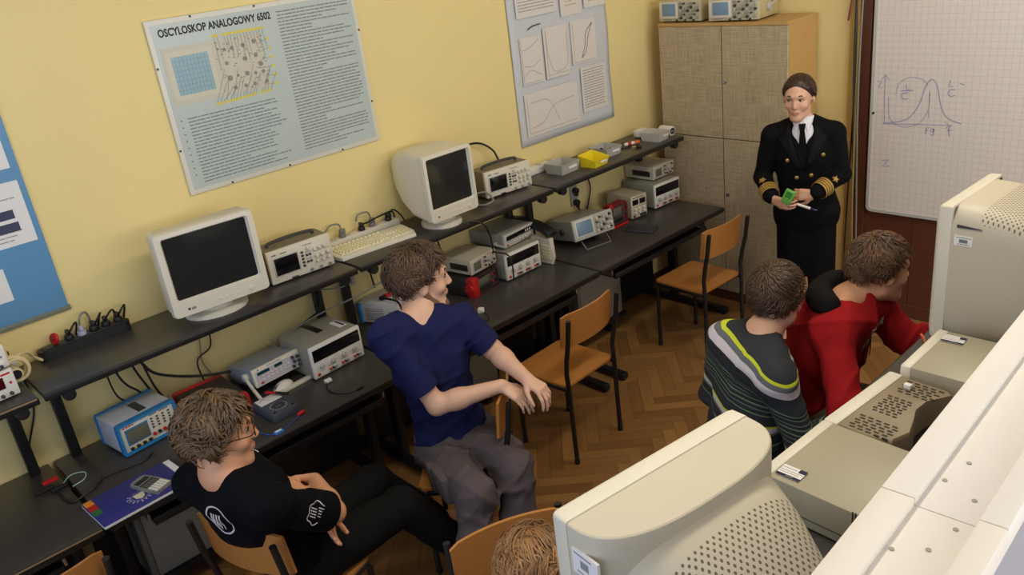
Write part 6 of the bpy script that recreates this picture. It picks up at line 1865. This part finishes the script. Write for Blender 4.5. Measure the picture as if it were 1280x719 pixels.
# ------------------------------------------------------------------ man in the navy T-shirt
def navy():
    J = dict(hip=(1.07, 1.80, .545), neck=(1.035, 1.755, 1.165), head=(.985, 1.825, 1.285), tf=(.94, -.33, 0), hf=(.42, .90, -.04), hu=(.05, .05, 1),
             shL=(1.105, 1.91, 1.095), shR=(1.035, 1.58, 1.145), elL=(1.20, 1.98, .955), elR=(1.19, 1.66, .84), wrL=(1.43, 1.945, .905), wrR=(1.36, 1.87, .885),
             knL=(1.45, 1.80, .555), knR=(1.44, 1.60, .555), anL=(1.50, 1.73, .10), anR=(1.42, 1.52, .10), toL=(1.63, 1.68, .04), toR=(1.55, 1.45, .04))
    hL = hand_prims(v3(J['wrL']), (.80, .05, -.25), (-.25, .0, -1), [(.55, .55, .3), (.6, .6, .3), (.65, .6, .3), (.7, .6, .3)], -1, .95, (.25, .3), .10)
    hR = hand_prims(v3(J['wrR']), (.75, .30, -.42), (-.4, .1, -1), [(.35, .4, .3)] * 4, 1, .95, (.2, .2), .05)
    person('bearded man in a navy V-neck T-shirt sitting with crossed wrists by the bench', J, M_SKIN2, False, 1.14, .0056, (hL, hR), 1.0, 1.0)
    Rt = J['Rt']; l, f, u = Rt.T; nk = J['neck']; hip = J['hip']
    hair(J, 1.14, M_HAIRN, 8, 2200, region=hair_region(.55, .04, -.50, .42), length=.040, rad=.0037, curl=.55, crown=(0, -.2, .95), thick=.016, flow=(0, .2, -.2), lift=.35)
    # beard
    hd = J['head']; P = lambda a, b, q: hd + J['Rh'] @ (np.array([a, b, q]) * 1.14)
    bp = []
    for g in (-1, 1):
        bp += [C_(P(g * .066, .0, -.03), P(g * .052, .025, -.075), .015, .020, .02), C_(P(g * .052, .025, -.075), P(g * .018, .074, -.100), .020, .020, .02)]
    bp += [C_(P(-.02, .074, -.102), P(.02, .074, -.102), .018, .018, .02), C_(P(-.026, .082, -.046), P(.026, .082, -.046), .0065, .0065, .01)]
    cloth(J, 'beard', bp, mat('beard_stubble', rgb(120, 86, 66), .7, var=.3, scale=160), .0055)
    tp = infl(J['torso_prims'], .016) + infl(J['trap'], .012)
    sl = []
    cuts = []
    for sd, t in (('L', .62), ('R', .62)): sl += sleeve_prims(J, sd, t, .064, .065)
    V = [C_(nk + u * .09, nk + u * .012, .074, .066, .022, 'sub'), C_(nk + u * .05 + f * .10, nk - u * .07 + f * .16, .058, .010, .01, 'sub')]
    sh = cloth(J, 't_shirt', tp + sl + V, M_NAVY, .006, [(hip + u * .0, -u)], wrinkle(4, .008, 34))
    # flat sleeve hems
    for sd in 'LR':
        s, e = J['sh' + sd], J['el' + sd]; d = unit(e - s); c0 = s + (e - s) * .70
        b = MB(); a = unit(np.cross(d, v3((0, 0, 1)))); b_ = np.cross(d, a)
        rings = [[Vector(c0 + (a * math.cos(t) + b_ * math.sin(t)) * r + d * z) for t in [2 * PI * i / 28 for i in range(28)]] for z, r in ((-.06, .062), (-.06, .066), (.03, .062), (.03, .056), (-.06, .062))]
        b.loft(rings, cap=False); child(J, 'sleeve_hem', b, M_NAVY)
    trousers(J, M_CARGO, (.100, .082, .078), wrinkle(9, .011, 38), .06)
    for sd, H, K in (('R', 'HR', 'knR'), ('L', 'HL', 'knL')):
        m0 = J[H] * .42 + J[K] * .58; ax = unit(J[K] - J[H]); out = unit(-l if sd == 'R' else l)
        c0 = m0 + out * .088 - v3((0, 0, .01)); up = unit(np.cross(ax, out)); Mb = Matrix((Vector(ax), Vector(up), Vector(out))).transposed().to_4x4(); Mb.translation = Vector(c0)
        b = MB(); b.box((0, 0, -.012), (.17, .13, .05), .02, Mb); child(J, 'cargo_pocket', b, M_CARGO)
        b = MB(); b.box((-.065, 0, -.002), (.05, .135, .04), .012, Mb); child(J, 'pocket_flap', b, M_CARGO)
    shoes(J, M_BLKP)
    return J
JN = navy()

# ------------------------------------------------------------------ curly-haired boy in black
def black():
    J = dict(hip=(1.165, .965, .545), neck=(1.245, .745, 1.075), head=(1.232, .785, 1.185), tf=(-.28, .96, 0), hf=(.36, .93, -.06),
             shL=(1.095, .71, .985), shR=(1.415, .805, .98), elL=(1.02, .98, .79), elR=(1.375, 1.035, .79), wrL=(1.27, 1.065, .745), wrR=(1.13, 1.105, .775),
             knL=(.98, 1.42, .505), knR=(1.20, 1.40, .505), anL=(.95, 1.70, .12), anR=(1.25, 1.67, .11), toL=(.93, 1.84, .05), toR=(1.26, 1.82, .05))
    hL = hand_prims(v3(J['wrL']), (.82, -.50, -.22), (.3, .7, .3), [(.15, .2, .15)] * 4, -1, .98, (.2, .2), .02)
    hR = hand_prims(v3(J['wrR']), (-.8, -.3, -.3), (.2, -.9, -.3), [(.3, .4, .3)] * 4, 1, .98)
    person('curly-haired boy in glasses and a black printed T-shirt sitting with folded arms', J, M_SKIN3, False, 1.04, .0056, (hL, hR), .98, .98)
    Rt = J['Rt']; l, f, u = Rt.T; nk = J['neck']; hip = J['hip']
    hair(J, 1.04, M_HAIRB, 21, 1100, region=hair_region(.50, .14, -.60, .50), length=.065, rad=.0062, curl=.85, crown=(0, -.1, .95), thick=.015, flow=(0, -.1, -.3), lift=.28)
    tp = infl(J['torso_prims'], .018) + infl(J['trap'], .012)
    sl = []
    for sd in 'LR': sl += sleeve_prims(J, sd, .70, .066, .068)
    V = [C_(nk + u * .09 + f * .01, nk + u * .012 + f * .01, .078, .070, .024, 'sub')]
    sh = cloth(J, 't_shirt', tp + sl + V, M_TEEB, .006, [(hip - u * .01, -u)], wrinkle(14, .007, 34))
    for sd in 'LR':
        s, e = J['sh' + sd], J['el' + sd]; d = unit(e - s); c0 = s + (e - s) * .78
        b = MB(); a = unit(np.cross(d, v3((0, 0, 1)))); b_ = np.cross(d, a)
        rings = [[Vector(c0 + (a * math.cos(t) + b_ * math.sin(t)) * r + d * z) for t in [2 * PI * i / 28 for i in range(28)]] for z, r in ((-.06, .068), (-.06, .071), (.03, .069), (.03, .063), (-.06, .068))]
        b.loft(rings, cap=False); child(J, 'sleeve_hem', b, M_TEEB)
    # round prints: ring with wavy bars
    def ringprint(a, b_, n=26): return [(a * math.cos(2 * PI * k / n), b_ * math.sin(2 * PI * k / n)) for k in range(n + 1)]
    bars = [[(x + .004 * math.sin(t * 5 + (0 if t < .5 else 1)), -.03 + .06 * t) for t in [i / 6 for i in range(7)]] for x in (-.018, -.006, .006, .018)]
    rg = -l
    decal(J, 'back_print', sh, [ringprint(.050, .060)] + bars, J['chest'] + u * .03 + rg * .02, rg, u, M_PRINT, .0065)
    s, e = J['shR'], J['elR']; d = unit(e - s)
    out = unit(v3((.93, -.30, .45)) - d * (v3((.93, -.30, .45)) @ d))
    uu = unit(np.cross(-d, out))
    wav = [((.037 + .003 * math.cos(6 * a)) * math.cos(a), (.037 + .003 * math.cos(6 * a)) * math.sin(a)) for a in [2 * PI * k / 36 for k in range(37)]]
    bars2 = [[(x, .004), (x + .004, .028)] for x in (-.014, -.005, .004, .013)] + [[(x, -.028), (x + .004, -.004)] for x in (-.012, -.003, .006, .015)]
    decal(J, 'sleeve_print', sh, [wav] + bars2, s + (e - s) * .52, uu, -d, M_PRINT, .0035)
    trousers(J, M_TROU, (.098, .078, .070), wrinkle(19, .004, 30), .05)
    shoes(J, M_BLKP)
    # glasses
    hd = J['head']; P = lambda a, b, q: Vector(hd + J['Rh'] @ (np.array([a, b, q]) * 1.04))
    g_ = MB()
    for g in (-1, 1):
        g_.tube([P(g * .033 + .021 * math.cos(t), .1035 - abs(math.cos(t) + g) * 0, .006 + .016 * math.sin(t)) for t in [2 * PI * k / 20 for k in range(21)]], .0021, 6)
        g_.tube(spline([P(g * .054, .103, .012), P(g * .078, .085, .012), P(g * .088, .0, .014), P(g * .086, -.02, .004)], 5), .0019, 6)
    g_.tube([P(-.012, .1045, .01), P(.012, .1045, .01)], .002, 6)
    child(J, 'glasses', g_, mat('dark_glasses_frame', rgb(60, 40, 26), .3))
    return J
JB = black()

# ------------------------------------------------------------------ boy in the striped sweater
def stripes(name, origin, axis):
    m = bpy.data.materials.new(name); m.use_nodes = True
    nt = m.node_tree; b = nt.nodes['Principled BSDF']; b.inputs['Roughness'].default_value = .85
    tc = nt.nodes.new('ShaderNodeTexCoord')
    vm = nt.nodes.new('ShaderNodeVectorMath'); vm.operation = 'SUBTRACT'; vm.inputs[1].default_value = tuple(origin)
    nt.links.new(tc.outputs['Object'], vm.inputs[0])
    dt = nt.nodes.new('ShaderNodeVectorMath'); dt.operation = 'DOT_PRODUCT'; dt.inputs[1].default_value = tuple(axis)
    nt.links.new(vm.outputs[0], dt.inputs[0])
    v = node_math(nt, 'MULTIPLY', node_math(nt, 'ADD', dt.outputs['Value'], .45), 1 / .5)
    cr = nt.nodes.new('ShaderNodeValToRGB'); cr.color_ramp.interpolation = 'CONSTANT'
    D, G, Wt, Y, Gr, gl = rgb(38, 42, 50), rgb(108, 108, 112), rgb(204, 198, 206), rgb(196, 206, 40), rgb(96, 100, 108), rgb(104, 128, 96)
    # heights below the shoulder line in metres (top first)
    st = [(.05, D), (-.008, Y), (-.017, Gr), (-.034, Wt), (-.064, D), (-.118, gl), (-.122, D), (-.132, gl), (-.137, D), (-.150, G), (-.154, D), (-.164, gl), (-.170, D), (-.184, gl), (-.189, D), (-.200, G), (-.205, D),
          (-.218, gl), (-.223, D), (-.26, Y), (-.268, Wt), (-.285, G), (-.295, D), (-.33, gl), (-.336, D)]
    st = [((.45 + top) / .5, c) for top, c in st]
    # ramp goes upwards: element at bottom of each band
    bands = []
    for i, (top, c) in enumerate(st):
        bot = st[i + 1][0] if i + 1 < len(st) else 0.0
        bands.append((max(0, bot), c))
    bands.sort(key=lambda q: q[0])
    el = cr.color_ramp.elements
    el[0].position = bands[0][0]; el[0].color = bands[0][1]
    el[1].position = bands[1][0]; el[1].color = bands[1][1]
    for p, c in bands[2:]:
        e = el.new(min(.999, p)); e.color = c
    nt.links.new(v, cr.inputs['Fac']); nt.links.new(cr.outputs['Color'], b.inputs['Base Color'])
    return m
def striped():
    J = dict(hip=(2.10, 2.43, .545), neck=(2.135, 2.545, 1.05), head=(2.135, 2.645, 1.150), tf=(.10, .99, 0), hf=(-.10, .99, -.05),
             shL=(2.00, 2.50, 1.0), shR=(2.275, 2.40, .945), elL=(1.93, 2.52, .72), elR=(2.37, 2.42, .70), wrL=(2.10, 2.74, .66), wrR=(2.50, 2.64, .80),
             knL=(2.44, 2.60, .55), knR=(2.46, 2.42, .55), anL=(2.46, 2.63, .10), anR=(2.48, 2.45, .10), toL=(2.61, 2.66, .04), toR=(2.63, 2.47, .04))
    hR = hand_prims(v3(J['wrR']), (.5, .8, -.15), (.0, -.1, -1), [(.2, .3, .2)] * 4, -1, .98)
    hL = hand_prims(v3(J['wrL']), (.2, .9, -.3), (.3, -.1, -1), [(.3, .4, .2)] * 4, 1, .98)
    person('short-haired boy in a dark striped sweater seen from behind at the right-hand bench', J, M_SKIN, False, 1.09, .006, (hR, hL), .95, .95)
    Rt = J['Rt']; l, f, u = Rt.T; nk = J['neck']; hip = J['hip']
    hair(J, 1.09, M_HAIRS, 31, 1700, region=hair_region(.55, .04, -.48, .42), length=.036, rad=.0030, curl=.25, crown=(.1, -.45, .9), thick=.011, flow=(0, .3, -.1), lift=.34)
    tp = infl(J['torso_prims'], .02) + infl(J['trap'], .014)
    sl = []
    for sd in 'LR': sl += sleeve_prims(J, sd, 1.92, .068, .058)
    V = [C_(nk + u * .09, nk + u * .03, .064, .060, .022, 'sub')]
    ax = unit(u - l * .27)
    cloth(J, 'sweater', tp + sl + V, stripes('striped_knit', nk - J['root'].location * 0, ax), .0065, [(hip - u * .02, -u)], wrinkle(24, .006, 30))
    trousers(J, M_TROU, (.098, .076, .066), None, .04)
    shoes(J, M_BLKP)
    return J
JS = striped()

# ------------------------------------------------------------------ boy in the red sweatshirt
def red():
    J = dict(hip=(2.11, 2.90, .545), neck=(2.28, 2.89, 1.08), head=(2.365, 3.005, 1.185), tf=(.98, .06, 0), hf=(.58, .81, -.10),
             shL=(2.31, 3.055, 1.03), shR=(2.325, 2.725, 1.015), elL=(2.44, 3.12, .85), elR=(2.47, 2.55, .83), wrL=(2.50, 3.36, .80), wrR=(2.56, 2.76, .795),
             knL=(2.58, 3.06, .56), knR=(2.58, 2.84, .56), anL=(2.62, 3.08, .10), anR=(2.62, 2.84, .10), toL=(2.76, 3.08, .04), toR=(2.76, 2.84, .04))
    hR = hand_prims(v3(J['wrR']), (.7, .6, -.1), (0, 0, -1), [(.2, .3, .2)] * 4, -1, 1.0)
    hL = hand_prims(v3(J['wrL']), (.5, .8, -.05), (0, 0, -1), [(.2, .3, .2)] * 4, 1, 1.0)
    person('boy in a red sweatshirt with a black hood leaning on the right-hand bench', J, M_SKIN3, False, 1.09, .006, (hR, hL), 1.0, 1.0)
    Rt = J['Rt']; l, f, u = Rt.T; nk = J['neck']; hip = J['hip']
    hair(J, 1.09, M_HAIRR, 41, 1700, region=hair_region(.55, .04, -.48, .42), length=.038, rad=.0031, curl=.25, crown=(.0, -.35, .93), thick=.012, flow=(0, .4, -.1), lift=.34)
    tp = infl(J['torso_prims'], .040) + infl(J['trap'], .020)
    sl = []
    for sd in 'LR': sl += sleeve_prims(J, sd, 1.94, .078, .066)
    V = [C_(nk + u * .09 + f * .01, nk + u * .015 + f * .015, .072, .066, .024, 'sub')]
    sw = cloth(J, 'sweatshirt', tp + sl + V, M_HOOD, .0065, [(hip - u * .03, -u)], wrinkle(34, .010, 30))
    # hood folded on the back, black lining showing
    hp = []
    for k in range(9):
        a = PI * (.10 + .80 * k / 8); hp.append(nk + l * .125 * math.cos(a) * 1.0 - f * (.11 * math.sin(a) - .03) + u * (.035 - .005 * math.sin(a)))
    pr = [C_(hp[k], hp[k + 1], .045, .045, .03) for k in range(8)]
    cloth(J, 'hood', pr + [C_(nk + u * .08 + f * .02, nk - u * .0 + f * .02, .062, .058, .012, 'sub')], M_HOODB, .0065, (), wrinkle(36, .004, 40))
    pr2 = [C_(hp[k] - u * .045 - f * .014, hp[k + 1] - u * .045 - f * .014, .042, .042, .03) for k in range(2, 6)]
    cloth(J, 'hood_back', pr2, M_HOOD, .0065, (), wrinkle(37, .004, 40))
    # drawstring zip and print on the chest
    chn = -l * 0
    zp = []
    for x0, st in ((-.02, 0), (.035, 0)): zp.append([(x0, .06 - .02 * i) for i in range(12)])
    decal(J, 'drawstring', sw, zp, nk - u * .16, np.cross(u, f) * 1.0, u, M_HOODB, .014, .006)
    s = .0
    pl = []
    rn = random.Random(8)
    for row, n in ((-.12, 5), (-.18, 4)):
        for k in range(n):
            x = -.045 + k * .026; pl += [[(x, row), (x, row + .04)], [(x, row + .04), (x + .016, row + .04)]] + ([[(x, row), (x + .016, row)]] if k % 2 else [[(x, row + .02), (x + .016, row + .02)], [(x + .016, row), (x + .016, row + .04)]])
    decal(J, 'chest_print', sw, pl, nk, np.cross(u, f), u, M_PRINT, .006, .004)
    trousers(J, M_OLIVE, (.100, .080, .068), None, .04)
    shoes(J, M_BLKP)
    return J
JR = red()

# ------------------------------------------------------------------ person at the bottom edge, hair only
def fair():
    J = dict(hip=(2.20, 1.215, .545), neck=(2.335, 1.12, .935), head=(2.395, 1.06, 1.045), tf=(.92, -.38, 0), hf=(.90, -.40, -.18),
             shL=(2.37, 1.28, .87), shR=(2.25, .96, .87), elL=(2.42, 1.42, .76), elR=(2.30, .80, .76), wrL=(2.58, 1.33, .80), wrR=(2.52, .86, .80),
             knL=(2.58, 1.20, .55), knR=(2.53, 1.02, .55), anL=(2.62, 1.19, .1), anR=(2.57, .98, .1), toL=(2.76, 1.14, .04), toR=(2.71, .93, .04))
    hL = hand_prims(v3(J['wrL']), (.8, -.4, -.1), (0, 0, -1), [(.2, .3, .2)] * 4, 1)
    hR = hand_prims(v3(J['wrR']), (.9, .0, -.1), (0, 0, -1), [(.2, .3, .2)] * 4, -1)
    person('person with wavy light brown hair at the bottom edge beside the big monitor', J, M_SKIN2, False, 1.02, .0065, (hL, hR), .95, .95)
    Rt = J['Rt']; l, f, u = Rt.T; nk = J['neck']; hip = J['hip']
    hair(J, 1.02, M_HAIRG, 51, 1800, region=hair_region(.50, -.1, -.6, .30), length=.085, rad=.0036, curl=.55, crown=(.1, -.75, .6), thick=.018, flow=(0, .1, -.1), lift=.20)
    tp = infl(J['torso_prims'], .02) + infl(J['trap'], .014); sl = []
    for sd in 'LR': sl += sleeve_prims(J, sd, 1.9, .068, .058)
    cloth(J, 'pullover', tp + sl + [C_(nk + u * .07, nk + u * .01, .070, .066, .012, 'sub')], mat('grey_knit', rgb(70, 72, 80), .85, var=.1), .0075, [(hip - u * .02, -u)], wrinkle(44, .003, 28))
    trousers(J, M_TROU, (.098, .076, .066), None, .04)
    shoes(J, M_BLKP)
fair()
# ------------------------------------------------------------------ light
w = bpy.data.worlds.new('daylight'); SC.world = w; w.use_nodes = True
bg = w.node_tree.nodes['Background']; bg.inputs['Color'].default_value = (0.62, 0.74, 1.0, 1); bg.inputs['Strength'].default_value = 0.7
def area(name, loc, rot, sx, sy, power, col):
    l = bpy.data.lights.new(name, 'AREA'); l.shape = 'RECTANGLE'; l.size = sx; l.size_y = sy; l.energy = power; l.color = col
    o = bpy.data.objects.new(name, l); COL.objects.link(o); o.location = loc; o.rotation_euler = [math.radians(a) for a in rot]
    return o
WARM = (1.0, 0.90, 0.74)
area('ceiling_lamp', (2.4, 1.2, 3.15), (0, 0, 0), .3, 1.3, 20, WARM)
area('ceiling_lamp', (2.4, 3.4, 3.15), (0, 0, 0), .3, 1.3, 22, WARM)
area('window_light', (2.6, -1.55, 1.9), (90, 0, 0), 3.0, 1.6, 22, (0.72, 0.82, 1.0))
area('window_light', (6.3, 2.2, 2.05), (0, 90, 0), 1.8, 4.6, 122, (1.0, 0.96, 0.88))
# ------------------------------------------------------------------ camera
cd = bpy.data.cameras.new('camera'); cam = bpy.data.objects.new('camera', cd); COL.objects.link(cam)
cd.sensor_fit = 'HORIZONTAL'; cd.sensor_width = 36.0; cd.lens = 1044.5676 * 36.0 / 1280.0
cd.clip_start = .05
Rr = ((0.68767836, 0.71613769, -0.11935361), (0.20537309, -0.34956262, -0.91412683), (-0.69636224, 0.60411322, -0.38746206))
Mc = Matrix((Vector(Rr[0]), -Vector(Rr[1]), -Vector(Rr[2]))).transposed().to_4x4()
Mc.translation = (3.65747424, 0.0, 2.54975881)
cam.matrix_world = Mc
SC.camera = cam
SC.view_settings.view_transform = 'Standard'; SC.view_settings.look = 'None'
SC.view_settings.gamma = 1.0; SC.view_settings.use_curve_mapping = False
SC.view_settings.exposure = 0.0
